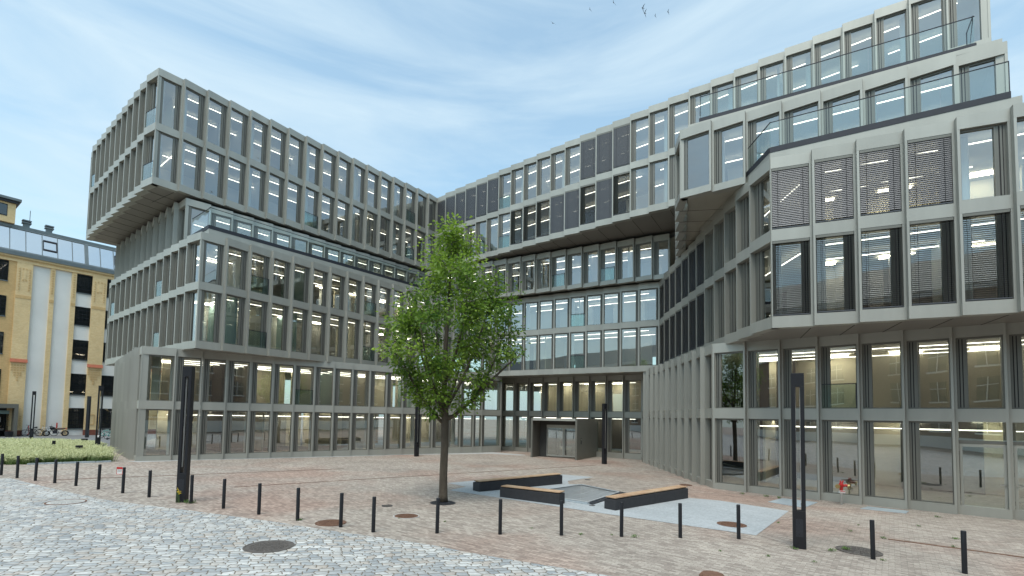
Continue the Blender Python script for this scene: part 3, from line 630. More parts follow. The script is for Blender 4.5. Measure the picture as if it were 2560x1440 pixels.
# ---- interiors: back walls, partitions, columns and linear lights behind each facade
rnd = random.Random(3)
BLOCK = {}
for key, (nms, bk) in loops.items():
    lp = outline(nms, 0.45) + bk
    for nm_ in nms: BLOCK[nm_] = lp
def within(nm_, p):
    P_ = BLOCK[nm_]; c = False; x, y = p[0], p[1]
    for i in range(len(P_)):
        x1_, y1_ = P_[i]; x2_, y2_ = P_[i - 1]
        if (y1_ > y) != (y2_ > y) and x < (x2_ - x1_) * (y - y1_) / (y2_ - y1_) + x1_: c = not c
    return c
for nm, f in fac.items():
    P = [V2(p) for p in f['pts']]; e = (P[-1] - P[0]).normalized(); n = Vector((e.y, -e.x)); Ln = (P[-1] - P[0]).length
    zlo = f['wins'][0][0] - 0.02; zhi = f['wins'][-1][1] + 0.05
    dep = 4.8 if nm not in ('LL', 'LML', 'LGL', 'L4L', 'B4L', 'RGL', 'RBL') else 4.2
    narrow = nm in ('LL', 'LML', 'LGL', 'L4L', 'B4L', 'RGL', 'RBL', 'FG')
    mb = MB(); x = 1.5; i = 0
    for lv, (z0, z1) in enumerate(f['wins']):
        x = 1.5
        while x < Ln - 1.6:
            w = rnd.choice([1.3, 2.6, 2.6, 3.9]); w = min(w, Ln - 1.5 - x); mt = M[rnd.choice(f['wall'])]
            if nm == 'FG' and lv == 1: mt = M['wall_beige']
            dd = dep + rnd.choice([0, 0, 0.6, -0.8]) * (0 if narrow else 1)
            if all(within(nm, P[0] + e * q_ - n * (dd + 0.25)) for q_ in (x, x + w)): mb.lbox(P[0], e, n, x, x + w, -dd - 0.2, -dd + 0.013 * (i % 3), z0 + 0.0, z1 + 0.12, mt)
            x += w; i += 1
        if not narrow:
            for q in range(int(Ln / 4.2)):
                xx = 2 + q * 4.2 + rnd.uniform(-1.0, 1.0)
                if xx > Ln - 2 or rnd.random() < 0.25: continue
                d0 = rnd.choice([0.6, 0.9, 2.0])
                if not (within(nm, P[0] + e * xx - n * dep) and within(nm, P[0] + e * xx - n * d0)): continue
                mb.lbox(P[0], e, n, xx, xx + 0.10, -dep + 0.2, -d0, z0 + .01, z1 + .10, M[rnd.choice(['wall_white', 'wall_white', 'wall_teal', 'wall_beige'])])
    if mb.v: part(mb, 'interior_wall')
    if not narrow:
        cm = MB(); cm.lathe((0, 0, zlo), [(0.16, 0), (0.16, zhi - zlo)], M['wall_white'], 16); me = None
        for q in range(int(Ln / 4.0)):
            xx = 1.6 + q * 4.0
            if xx > Ln - 1.5: continue
            c = P[0] + e * xx - n * 0.85
            if not within(nm, c): continue
            if me is None:
                o = cm.build('column', smooth=False); me = o.data
            else:
                o = bpy.data.objects.new('column', me); col.objects.link(o)
            o.location = (c.x, c.y, 0); world_child(o, office)
    for lv, (z0, z1) in enumerate(f['wins']):
        if nm in ('LGL', 'L4L', 'B4L', 'RGL'): continue
        rows = [0.95, 2.9] if not narrow and not (nm in ('LG', 'RG') and lv) else ([0.95, 2.2, 3.5] if not narrow else [1.6])
        if nm in ('LG', 'RG', 'FG', 'RB', 'LM'):       # glowing strips added to brighten the back wall, not fittings of the building
            mb = MB(); x = 1.2
            while x < Ln - 2.4:
                if all(within(nm, P[0] + e * q_ - n * (dep - .8)) for q_ in (x, x + 1.1)): mb.lbox(P[0], e, n, x, x + 1.1, -dep + .55, -dep + .85, z1 + 0.02, z1 + 0.05, M['added_wash'])
                x += 2.6
            if mb.v: part(mb, 'ceiling_light_or_fill')  # these are the added fill strips
        for dr in rows:
            mb = MB(); x = 1.0 + rnd.uniform(0, 0.8)
            zc = z1 + 0.01 - (0.10 if nm not in ('LG', 'RG') or lv else 0.30)
            while x < Ln - 1.2:
                w = rnd.choice([2.6, 3.9, 5.2]); w = min(w, Ln - 1.0 - x)
                if all(within(nm, P[0] + e * q_ - n * dr) for q_ in (x, x + w)): mb.lbox(P[0], e, n, x, x + w, -dr - 0.015, -dr + 0.015, zc - 0.03, zc, M['led'])
                x += w + rnd.choice([0.0, 0.0, 0.0, 1.3])
            if mb.v: part(mb, 'ceiling_light_or_fill')

# ---- terrace railings
def railing(poly, z, nm='terrace_railing'):
    mbp = MB(); P = [V2(p) for p in poly]; gl = MB(); hr = MB()
    for i in range(len(P) - 1):
        e = (P[i + 1] - P[i]).normalized(); n = Vector((e.y, -e.x)); Ln = (P[i + 1] - P[i]).length
        mbp.lbox(P[i], e, n, 0 if i == 0 else 0.005, Ln, -0.10, 0.02, z, z + 0.21, M['anthracite'])
        k = max(1, round(Ln / 1.5))
        for j in range(k):
            u0, u1 = Ln * j / k + .008, Ln * (j + 1) / k - .008
            gl.face([(P[i].x + e.x * u - n.x * .05, P[i].y + e.y * u - n.y * .05, zz) for u, zz in ((u0, z + .19), (u1, z + .19), (u1, z + 1.2), (u0, z + 1.2))], M['rail_glass'])
        hr.lbox(P[i], e, n, 0, Ln, -0.065, -0.035, z + 1.2, z + 1.225, M['anthracite'])
        if i == len(P) - 2: hr.lbox(P[i], e, n, Ln - .02, Ln, -0.065, -0.035, z + .21, z + 1.2, M['anthracite'])
    o = part(mbp, nm); part(gl, 'glass_panel', o); part(hr, 'handrail', o); return o
lmd = Vector((.8062, 1.0055)).normalized(); lmn = Vector((lmd.y, -lmd.x)); lld = Vector((-1.0015, .7982)).normalized(); lln = Vector((-lld.y, lld.x))
c1 = V2(LM[0]) + lmd * 0.42 - lmn * 0.20
railing([tuple(c1 + lld * 2.7), tuple(c1), tuple(V2(LM[-1]) - lmn * 0.20 - lmd * 0.3)], 13.13)
rl = [(9.78, 20.2), (9.74, 18.08), (15.45, 14.70)]
railing(rl, 13.13)
o = railing([(8.75, 22.4), (8.22, 20.98), (16.1, 16.42), (16.6, 17.2)], 16.08)
mb = MB(); mb.tube([(16.05, 16.45, 17.2), (16.5, 17.1, 16.3)], 0.012, M['anthracite'], 6); part(mb, 'stay', o)
# parapet fascias behind the zigzag panels
mb = MB(); Ln = (V2(LM[-1]) - c1).length
mb.lbox(c1, lmd, lmn, 0.0, Ln - 0.4, -0.25, 0.008, 12.76, 13.13, M['metal'])
mb.lbox(c1, lld, Vector((-lld.y, lld.x)) * -1, 0.02, 12, 0.008, 0.25, 12.76, 13.13, M['metal']); part(mb, 'parapet')
mb = MB()
for i in range(2):
    a, b = V2(rl[i]), V2(rl[i + 1]); e = (b - a).normalized(); n = Vector((e.y, -e.x)); mb.lbox(a, e, n, -5 if i == 0 else 0.02, (b - a).length + (0.25 if i else 0), -0.25, 0.008, 12.76, 13.13, M['metal'])
rbd = Vector((1.1334, -.6594)).normalized(); rbn = Vector((rbd.y, -rbd.x)); q0 = V2((9.696, 17.943))
mb.lbox(q0, rbd, rbn, 1.3113 * 5.45, 1.3113 * 9, -0.5, -0.02, 12.77, 13.42, M['metal']); mb.lbox(q0, rbd, rbn, 1.3113 * 5.42, 1.3113 * 9, -0.52, 0.0, 13.42, 13.45, M['anthracite'])
part(mb, 'parapet')
mb = MB(); a, b = V2((7.75, 21.1)), V2((16.5, 15.9)); e = (b - a).normalized(); n = Vector((e.y, -e.x)); mb.lbox(a, e, n, 0, (b - a).length, -0.5, -0.02, 15.89, 16.06, M['metal']); part(mb, 'parapet')
# slim posts at the glazed corners
mb = MB()
for p, z0, z1, ox, oy in ((LT[0], 16.5, 22.7, -.04, .42), (LM[0], 6.75, 12.4, -.04, .42), (LGs, 0.3, 6.1, .04, .45), (RB[0], 6.75, 12.4, .36, .22), (L4c, 13.0, 15.55, -.04, .42)):
    mb.lathe((p[0] + ox, p[1] + oy, z0), [(0.13, 0), (0.13, z1 - z0)], M['metal'], 16)
part(mb, 'corner_column')

# ---- entrance porch with double door in the recessed centre
pd = Vector((.89, -.455)); pn = Vector((.455, .89)); p0 = V2((1.70, 36.98)); PWd = 3.65
mb = MB(); inn = -pn
mb.lbox(p0, pd, inn, 0.0, 0.14, -5.2, 0, -.2, 2.92, M['frame']); mb.lbox(p0, pd, inn, PWd - 0.14, PWd, -5.2, 0, -.2, 2.92, M['frame'])
mb.lbox(p0, pd, inn, 0.14, PWd - 0.14, -5.2, -0.003, 2.74, 2.92, M['metal']); mb.lbox(p0, pd, inn, 0.14, PWd - 0.14, -1.5, -1.42, 2.42, 2.74, M['wall_dark'])
mb.lbox(p0, pd, inn, 0.14, 0.70, -1.5, -1.42, -.1, 2.42, M['wall_dark'])
porch = part(mb, 'entrance_porch')
mb = MB(); mb.lbox(p0, pd, inn, PWd, PWd + 0.02, -1.0, -.85, 1.05, 1.5, M['black_steel']); mb.lbox(p0, pd, inn, PWd + 0.02, PWd + 0.026, -.96, -.89, 1.34, 1.44, M['stainless']); part(mb, 'intercom', porch)
mb = MB(); mb.lbox(p0, pd, inn, 0.70, PWd - 0.14, -1.48, -1.40, 2.26, 2.42, M['metal']); part(mb, 'door_head', porch)
for i in range(2):
    x0 = 0.70 + i * (PWd - 0.84) / 2; x1 = x0 + (PWd - 0.84) / 2
    dm = MB(); t = 0.085
    dm.lbox(p0, pd, inn, x0 + .01, x0 + t, -1.47, -1.40, 0.02, 2.26, M['metal']); dm.lbox(p0, pd, inn, x1 - t, x1 - .01, -1.47, -1.40, 0.02, 2.26, M['metal'])
    dm.lbox(p0, pd, inn, x0 + t, x1 - t, -1.468, -1.402, 2.16, 2.26, M['metal']); dm.lbox(p0, pd, inn, x0 + t, x1 - t, -1.468, -1.402, 0.02, 0.14, M['metal'])
    do = part(dm, 'door')
    gm = MB(); gm.lbox(p0, pd, inn, x0 + t, x1 - t, -1.44, -1.43, 0.14, 2.16, M['glass']); part(gm, 'pane', do)
    if i == 1:
        hm = MB(); hm.tube([(*(p0 + pd * (x0 + .16) + pn * 1.34), 0.15), (*(p0 + pd * (x0 + .16) + pn * 1.34), 2.1)], 0.02, M['black_steel'], 8)
        for zz in (0.4, 2.0): hm.lbox(p0, pd, inn, x0 + .145, x0 + .175, -1.41, -1.33, zz, zz + .04, M['black_steel'])
        part(hm, 'handle', do)
# ---- glazed double door at the right edge of the front
for k in (6, 7):
    a, b, s, m, Lp, n = bays(fac['RG'])[k]
    dm = MB(); t = 0.09; x0, x1 = 0.085, Lp - 0.085
    dm.lbox(a, s, m, x0, x1, -0.21, -0.12, 2.30, 2.42, M['frame'])
    dm.lbox(a, s, m, x0 + .015, x0 + t, -0.20, -0.10, -0.08, 2.29, M['metal']); dm.lbox(a, s, m, x1 - t, x1 - .015, -0.20, -0.10, -0.08, 2.29, M['metal'])
    dm.lbox(a, s, m, x0 + t, x1 - t, -0.198, -0.102, 2.20, 2.29, M['metal']); dm.lbox(a, s, m, x0 + t, x1 - t, -0.198, -0.102, -0.08, 0.06, M['metal'])
    for zz in (0.3, 1.25, 1.9): dm.lbox(a, s, m, x0 - .02, x0 + .012, -0.12, -0.075, zz, zz + .14, M['frame'])
    do = part(dm, 'door'); gm = MB(); gm.lbox(a, s, m, x0 + t, x1 - t, -0.16, -0.15, 0.06, 2.20, M['glass']); gm.lbox(a, s, m, x0, x1, -0.17, -0.16, 2.42, 3.06, M['glass']); part(gm, 'pane', do)
    hm = MB(); zz = .95
    u = x1 - t / 2 if k == 6 else x0 + t + .10
    hm.lbox(a, s, m, u - .02, u + .02, -0.10, -0.05, zz, zz + .03, M['stainless']); hm.lbox(a, s, m, u - .14, u + .02, -0.07, -0.05, zz, zz + .025, M['stainless']); part(hm, 'handle', do)

# ================================================================== YELLOW BRICK BUILDING
ya = Vector((-51.6, 49.75)); yd = Vector((.596, .803)) * .4866; yn = Vector((.803, -.596)) * .55     # along and outward, in the facade's own module
yb = thing('brick_building', (-51.6, 49.75, 0), 'old yellow brick factory building with white plaster panels and glazed mansard roof', 'brick building')
def ypart(mb, name, parent=None):
    o = mb.build(name); o.parent = parent or yb
    if parent is None: o.matrix_parent_inverse = Matrix.Translation(-yb.location)
    return o
mb = MB(); mb.lbox(ya, yd, yn, -14, 34, -9, -0.30, 0, 18.2, M['plaster']); mb.lbox(ya, yd, yn, -14, 34, -0.30, -0.296, 0, 0.01, M['plaster'])
ypart(mb, 'wall')
pil = [(1.0, 3.5, 0.10), (6.38, 7.17, 0.0), (10.0, 10.84, 0.0), (13.68, 16.35, 0.10), (19.12, 19.9, 0.0), (22.7, 23.5, 0.0), (26.3, 29, 0.1), (-6.5, -4.0, 0.1)]
for s0, s1, d in pil:
    mb = MB(); mb.lbox(ya, yd, yn, s0, s1, -0.31, d, 0.72 if d else 0.0, 18.2, M['ybrick'])
    if d: mb.lbox(ya, yd, yn, s0 - .02, s1 + .02, -0.31, d + .03, 0, 0.72, M['rbrick'])
    mb.lbox(ya, yd, yn, s0 + .001, s1 - .001, d, d + .06, 14.45, 14.75, M['ybrick_dark'])
    if d:
        for i in range(9):
            for u in (s0 + .35, s1 - .55): mb.lbox(ya, yd, yn, u, u + .22, d, d + .09, 15.3 + i * .27, 15.42 + i * .27, M['ybrick_dark'])
        for u in (s0 + .9, s1 - 1.1):
            for zz in (16.3, 17.5): mb.lbox(ya, yd, yn, u, u + .22, d, d + .08, zz, zz + .14, M['ybrick_dark'])
        mb.lbox(ya, yd, yn, s0 + 1.0, s1 - 1.0, d, d + .05, 16.5, 17.4, M['ybrick'])
        for u in range(5):
            for i in range(3 + (2 - abs(u - 2)) * 2): mb.lbox(ya, yd, yn, s0 + .12 + u * (s1 - s0 - .24) / 5, s0 + .12 + u * (s1 - s0 - .24) / 5 + .3, d, d + .09, 7.4 - i * .26, 7.52 - i * .26, M['ybrick_dark'])
        for i in range(5):
            for u in (s0 + .25, s1 - .5): mb.lbox(ya, yd, yn, u, u + .25, d, d + .08, 1.2 + i * .22, 1.31 + i * .22, M['ybrick_dark'])
        mb.lbox(ya, yd, yn, s0 + .85, s1 - .85, d, d + .07, 2.35, 2.45, M['ybrick_dark']); mb.lbox(ya, yd, yn, s0 + .85, s1 - .85, d, d + .07, 1.25, 1.33, M['ybrick_dark'])
        for u in (s0 + .85, s1 - .95): mb.lbox(ya, yd, yn, u, u + .1, d, d + .065, 1.33, 2.35, M['ybrick_dark'])
    else:
        for i in range(10): mb.lbox(ya, yd, yn, (s0 + s1) / 2 - .13, (s0 + s1) / 2 + .13, d, d + .09, 15.4 + i * .27, 15.52 + i * .27, M['ybrick_dark'])
    po = ypart(mb, 'pilaster')
    if d:
        tm = MB(); ze = 8.12
        c = []
        for z, m0, m1 in ((7.76, d, d + .34), (8.12, d, d + .06)):
            for u, mm_ in ((s0 - .1, m0), (s0 - .1, m1), (s1 + .1, m1), (s1 + .1, m0)):
                c.append((ya.x + yd.x * u + yn.x * mm_, ya.y + yd.y * u + yn.y * mm_, z))
        tm.hexa(c, M['tile_red']); ypart(tm, 'tile_hood', po)
mb = MB(); mb.lbox(ya, yd, yn, -4.0, 1.0, -0.31, -0.06, 0, 18.2, M['ybrick_dark']); ypart(mb, 'wall')
for s0, s1 in ((10.84, 13.68), (16.35, 19.12), (19.9, 22.7), (23.5, 26.3), (-3.4, -0.25)):
    for z0, z1 in ((.86, 3.13), (4.62, 6.95), (8.55, 10.75), (12.42, 14.5), (16.08, 18.15)):
        wm = MB(); off = -0.03 if s0 < 0 else -0.28
        wm.lbox(ya, yd, yn, s0, s1, off - .02, off, z0, z1, M['wall_dark'])
        for i in range(5):
            u = s0 + (s1 - s0) * i / 4; wm.lbox(ya, yd, yn, max(s0, u - .04), min(s1, u + .04), off, off + .06, z0, z1, M['black_steel'])
        for i in range(6):
            z = z0 + (z1 - z0) * i / 5; wm.lbox(ya, yd, yn, s0, s1, off, off + .055, max(z0, z - .03), min(z1, z + .03), M['black_steel'])
        wm.lbox(ya, yd, yn, s0 - .05, s1 + .05, off, off + .14, z0 - .1, z0, M['zinc'])
        wo = ypart(wm, 'window')
        gm = MB(); gm.face([(ya.x + yd.x * u + yn.x * (off + .03), ya.y + yd.y * u + yn.y * (off + .03), z) for u, z in ((s0, z0), (s1, z0), (s1, z1), (s0, z1))], M['dark_glass']); ypart(gm, 'pane', wo)
mb = MB(); mb.lbox(ya, yd, yn, -14, 34, -0.31, 0.14, 18.2, 18.5, M['ybrick']); mb.lbox(ya, yd, yn, -14, 34, -0.31, 0.34, 18.62, 18.80, M['ybrick'])
for i in range(130): mb.lbox(ya, yd, yn, -13 + i * .36, -12.84 + i * .36, 0.14, 0.30, 18.47, 18.62, M['ybrick_dark'])
mb.lbox(ya, yd, yn, -14, 34, -0.31, 0.14, 18.5, 18.62, M['ybrick_dark'])
ypart(mb, 'cornice')
mb = MB(); mb.lbox(ya, yd, yn, -14, 34, -0.5, 0.55, 18.80, 19.0, M['zinc']); mb.lbox(ya, yd, yn, -14, 34, -0.5, 0.35, 19.0, 19.22, M['zinc']); ypart(mb, 'gutter')
def slope(u0, u1, t0, t1, off, mat, mb):   # strip on the leaning mansard glass, t: 0 bottom .. 1 top
    def q(u, t, o): mm_ = 0.1 - 1.7 * t + o * 0.85; z = 19.25 + 2.6 * t + o * .5; return (ya.x + yd.x * u + yn.x * mm_, ya.y + yd.y * u + yn.y * mm_, z)
    mb.hexa([q(u0, t0, -.05), q(u0, t0, off), q(u1, t0, off), q(u1, t0, -.05), q(u0, t1, -.05), q(u0, t1, off), q(u1, t1, off), q(u1, t1, -.05)], mat)
gm = MB(); slope(-14, 34, 0, 1, 0.0, M['loft_glass'], gm); mans = ypart(gm, 'mansard_glazing')
fm = MB()
for u in [-12.8, -10.3, -7.8, -5.3, -2.8, -0.28, 2.2, 4.81, 7.37, 9.91, 14.98, 17.53, 20, 22.5, 25]: slope(u - .06, u + .06, 0, 1, .10, M['zinc'], fm)
slope(12.1, 12.75, 0, 1, .16, M['zinc'], fm)
slope(-14, 34, -.05, 0.03, .13, M['zinc'], fm); slope(-14, 34, .97, 1.05, .13, M['zinc'], fm)
for u in (4.95, 17.7):
    slope(u, u + 2.3, .28, .33, .16, M['anthracite'], fm); slope(u, u + 2.3, .68, .73, .16, M['anthracite'], fm); slope(u, u + .12, .3, .7, .15, M['anthracite'], fm); slope(u + 2.18, u + 2.3, .3, .7, .15, M['anthracite'], fm)
ypart(fm, 'glazing_bar', mans)
mb = MB(); mb.lbox(ya, yd, yn, -14, 34, -9, -1.62, 19.0, 21.95, M['wall_grey']); mb.lbox(ya, yd, yn, -14, 34, -9, -1.5, 21.95, 22.25, M['zinc']); ypart(mb, 'roof')
for s0 in (1.7, 5.4):
    mb = MB(); mb.lbox(ya, yd, yn, s0 + .2, s0 + 1.2, -3.1, -2.3, 22.2, 22.75, M['zinc']); mb.lbox(ya, yd, yn, s0, s0 + 1.45, -3.3, -2.1, 22.75, 22.88, M['zinc']); mb.lbox(ya, yd, yn, s0, s0 + 1.45, -3.3, -2.1, 23.0, 23.12, M['zinc']); mb.lbox(ya, yd, yn, s0 + .1, s0 + 1.3, -3.2, -2.2, 22.88, 23.0, M['anthracite'])
    ypart(mb, 'roof_vent')
mb = MB(); q = ya + yd * 2.9 - yn * 2.7; mb.tube([(q.x, q.y, 22.2), (q.x, q.y, 24.3)], 0.03, M['zinc'], 6); ypart(mb, 'aerial')
mb = MB(); mb.lbox(ya, yd, yn, -14, 0.35, -9, -0.9, 22.25, 24.3, M['ybrick']); tw = ypart(mb, 'tower')
mb = MB(); mb.lbox(ya, yd, yn, -14, 1.05, -9.6, -0.1, 24.55, 24.8, M['zinc']); mb.lbox(ya, yd, yn, -14, .75, -9.3, -0.45, 24.3, 24.55, M['anthracite']); ypart(mb, 'eaves', tw)
mb = MB(); mb.lbox(ya, yd, yn, -2.4, -0.9, -0.92, -0.86, 22.85, 24.1, M['black_steel']); mb.lbox(ya, yd, yn, -2.3, -1.0, -0.86, -0.84, 22.95, 24.0, M['dark_glass']); ypart(mb, 'window', tw)
# steel entrance porch at the left edge
mb = MB(); mb.lbox(ya, yd, yn, -3.2, 2.4, 0.02, 2.2, 3.0, 3.42, M['frame']); mb.lbox(ya, yd, yn, 1.8, 2.4, 0.02, 2.2, 0, 3.0, M['frame']); mb.lbox(ya, yd, yn, -3.2, -2.6, 0.02, 2.2, 0, 3.0, M['frame'])
mb.lbox(ya, yd, yn, -2.6, 1.8, 0.0, 0.05, 0, 3.0, M['wall_dark']); pr = ypart(mb, 'porch')
mb = MB(); mb.lbox(ya, yd, yn, -1.8, 1.4, 0.05, 0.1, 0.1, 2.4, M['dark_glass']); mb.lbox(ya, yd, yn, -1.8, 1.4, 0.05, 0.12, 2.4, 2.75, M['wall_teal']); ypart(mb, 'door', pr)
mb = MB(); mb.lbox(ya, yd, yn, -0.9, 0.15, 0.13, 0.16, 1.55, 2.05, M['white_paint']); ypart(mb, 'notice', pr)

# ================================================================== STREET FRONT BEHIND THE CAMERA (mirrored in the panes)
sf = thing('street_building', (0, -16, 0), 'dark brick street front mirrored in the lower window panes', 'building')
mb = MB(); mb.box(-70, 70, -26, -16, -1, 13.5, M['rbrick2']); w_ = mb.build('wall', None); world_child(w_, sf)
mb = MB(); mb.box(-70, 70, -15.99, -15.85, 0, 1.6, M['plaster']); mb.box(-70, 70, -16.0, -15.6, 13.5, 14.0, M['plaster']); world_child(mb.build('plinth'), sf)
mb = MB()
for c in ([(-70, -26, 13.98), (70, -26, 13.98), (70, -15.5, 13.98), (-70, -15.5, 13.98), (-70, -23, 17.2), (70, -23, 17.2), (70, -19, 17.2), (-70, -19, 17.2)],): mb.hexa(c, M['zinc'])
world_child(mb.build('roof'), sf)
for i in range(22):
    for zf in (2.2, 5.6, 9.0):
        x = -62 + i * 5.6; mb = MB(); mb.box(x, x + 2.2, -16.0, -15.93, zf, zf + 2.3, M['wall_dark']); mb.box(x - .15, x + 2.35, -16.0, -15.8, zf - .15, zf, M['plaster']); mb.box(x + 1.06, x + 1.14, -15.93, -15.9, zf, zf + 2.3, M['white_paint']); mb.box(x, x + 2.2, -15.93, -15.9, zf + 1.5, zf + 1.58, M['white_paint']); world_child(mb.build('window'), sf)

# ================================================================== STREET FURNITURE
def nlabel(i, n):
    w = ['first', 'second', 'third', 'fourth', 'fifth', 'sixth', 'seventh', 'eighth', 'ninth', 'tenth', 'eleventh']
    return w[i]
BOL = [(-20.28, 19.78), (-18.98, 19.12), (-17.76, 18.59), (-16.64, 18.17), (-15.43, 17.68), (-14.14, 17.10), (-12.83, 16.51), (-11.49, 15.88), (-9.62, 15.08), (-8.27, 14.45), (-6.90, 13.79), (-5.56, 13.18), (-4.20, 12.56), (-3.26, 12.14), (-1.71, 12.23), (-0.16, 12.31), (1.37, 12.39), (2.88, 12.44), (4.38, 12.51), (5.88, 12.57), (8.13, 11.02), (9.34, 10.14)]
BLAB = ['black bollard at the left edge of the photo in front of the grass bed', 'black bollard second from the left, before the grass bed', 'black bollard at the left end of the pale blue kerb', 'black bollard in front of the middle of the pale blue kerb', 'black bollard fifth from the left along the cobbled road edge', 'black bollard sixth from the left, next before the signed one', 'black bollard carrying the small red and white sign', 'black bollard between the signed bollard and the left lamp post', 'black bollard close to the right side of the left lamp post', 'black bollard next to the right after the left lamp post pair', 'black bollard with the end of the paving groove behind its top', 'black bollard with a tuft of grass at its foot', 'black bollard beside the rusty drain cover at the cobble edge', 'black bollard at the corner where the row turns along the plaza', 'black bollard directly in front of the tree trunk', 'black bollard between the tree and the middle bench', 'black bollard before the right end of the middle bench', 'black bollard with weeds at its base before the right bench', 'black bollard on the slabs between right bench and rusty cover', 'black bollard in front of the rusty cover on the granite slabs', 'black bollard beside the round iron cover right of the right lamp', 'black bollard at the lower right corner of the photo']
b0 = MB(); b0.lathe((0, 0, 0), [(0.046, -.05), (0.046, 0.845), (0.040, 0.86)], M['black_steel'], 16)
bmesh0 = None
for i, ((x, y), lb) in enumerate(zip(BOL, BLAB)):
    if bmesh0 is None:
        o = b0.build('bollard'); bmesh0 = o.data
        for p in o.data.polygons: p.use_smooth = abs(p.normal.z) < 0.5
    else:
        o = bpy.data.objects.new('bollard', bmesh0); col.objects.link(o)
    o.location = (x, y, G(x, y)); o.rotation_euler = (R(random.uniform(-.5, .5)), R(random.uniform(-.2, .9) if i < 12 else random.uniform(-.6, .4)), random.uniform(0, 6)); tag(o, lb, 'bollard', 'black bollards along the plaza edge')
sg = thing('warning_sign', (-12.88, 16.45, 0.72 + G(-12.9, 16.5)), 'small white sign with red border clipped to a black bollard', 'sign')
mb = MB(); mb.box(-.14, .06, -.012, 0.0, -.09, .15, M['white_paint']); o = mb.build('plate', sg)
mb = MB(); mb.box(-.14, .06, -.016, -.012, .08, .15, M['red_paint']); mb.box(-.14, .06, -.016, -.012, -.09, -.075, M['red_paint']); mb.box(-.14, -.128, -.0155, -.012, -.075, .08, M['red_paint']); mb.box(.048, .06, -.0155, -.012, -.075, .08, M['red_paint'])
for z in (.05, .02, -.01): mb.box(-.11, .03, -.0155, -.012, z, z + .008, M['wall_grey'])
o = mb.build('sign_face', sg)
def lamp_post(x, y, rot, h, label):
    t = thing('lamp_post', (x, y, G(x, y)), label, 'lamp post', 'black slotted lamp posts'); t.rotation_euler = (0, 0, rot)
    k = h / 4.3; w = .135; d = .11
    mb = MB(); mb.box(-w, w, -d, d, -.1, 0.92 * k, M['black_steel']); mb.box(-w, w, -d, d, h - .34 * k, h, M['black_steel'])
    mb.box(-w, -w + .085, -d, d, .92 * k, h - .34 * k, M['black_steel']); mb.box(w - .085, w, -d, d, .92 * k, h - .34 * k, M['black_steel'])
    o = mb.build('post', t, bevel=0.006)
    mb = MB(); mb.box(-w + .085, -w + .092, -.03, .03, 1.1 * k, h - .36 * k, M['white_paint']); mb.box(w - .092, w - .085, -.03, .03, 1.1 * k, h - .36 * k, M['white_paint']); mb.build('light_strip', t)
    mb = MB(); mb.box(-.075, .075, -d - .004, -d, .28, .72 * k, M['anthracite']); mb.box(-.01, .01, -d - .008, -d - .004, .62 * k, .64 * k, M['rubber']); mb.box(-.01, .01, -d - .008, -d - .004, .34, .36, M['rubber']); mb.build('access_door', t)
    return t
lamp_post(-10.02, 15.27, R(8), 4.2, 'black slotted lamp post turned edgewise among the left bollards')
lamp_post(6.98, 11.83, R(-27), 4.17, 'black lamp post with open slot at the right of the plaza')
lamp_post(6.48, 33.05, R(30), 4.05, 'black lamp post beside the entrance porch under the overhang')
lamp_post(-6.43, 34.65, R(50), 3.9, 'black lamp post half hidden behind the tree trunk')
lamp_post(-45.50, 46.93, R(48), 4.55, 'black lamp post before the white panels of the brick building')
lamp_post(-43.18, 50.41, R(95), 4.25, 'narrow black lamp post by the brick building lower window')
lamp_post(-27.04, 32.43, R(42), 4.35, 'tall black lamp post at the right end of the grass bed')

def bench(a, e, Ln, W, label, h=0.34):
    e = Vector(e).normalized(); n = Vector((e.y, -e.x)); a = V2(a)
    gz = G(a.x, a.y); t = thing('bench', (a.x, a.y, gz), label, 'bench')
    def fin(mb, nm, bev=0):
        o = drape(mb, gz).build(nm, bevel=bev); o.parent = t; o.matrix_parent_inverse = Matrix.Translation(-t.location); return o
    mb = MB(); k = max(1, round(Ln / 2.35))
    for i in range(k): mb.lbox(a, e, n, Ln * i / k + (.004 if i else 0), Ln * (i + 1) / k - .004, -W, 0, -.05, h, M['bench_black'])
    fin(mb, 'base', 0.012)
    mb = MB(); mb.lbox(a, e, n, .08, Ln - .08, -W + .06, -.06, h, h + .04, M['black_steel']); fin(mb, 'support')
    mb = MB(); ns = 5; w = (W - .04) / ns
    for j in range(ns):
        for i in range(k): mb.lbox(a, e, n, Ln * i / k + .03, Ln * (i + 1) / k - .006, -W + .02 + j * w + .006, -W + .02 + (j + 1) * w - .006, h + .04, h + .075, M['wood'])
    fin(mb, 'seat', 0.004)
bench((-1.08, 19.08), (3.57, 3.09), 4.70, 0.42, 'longest far bench with wooden seat on black base, farthest from the camera')
bench((3.49, 15.96), (3.49, 3.08), 4.65, 0.44, 'right bench with slatted wood top and black base beside the granite slabs')
bench((-.27, 17.99), (2.03, -1.30), 2.41, 0.44, 'short middle bench with wooden seat on black base nearest the tree')

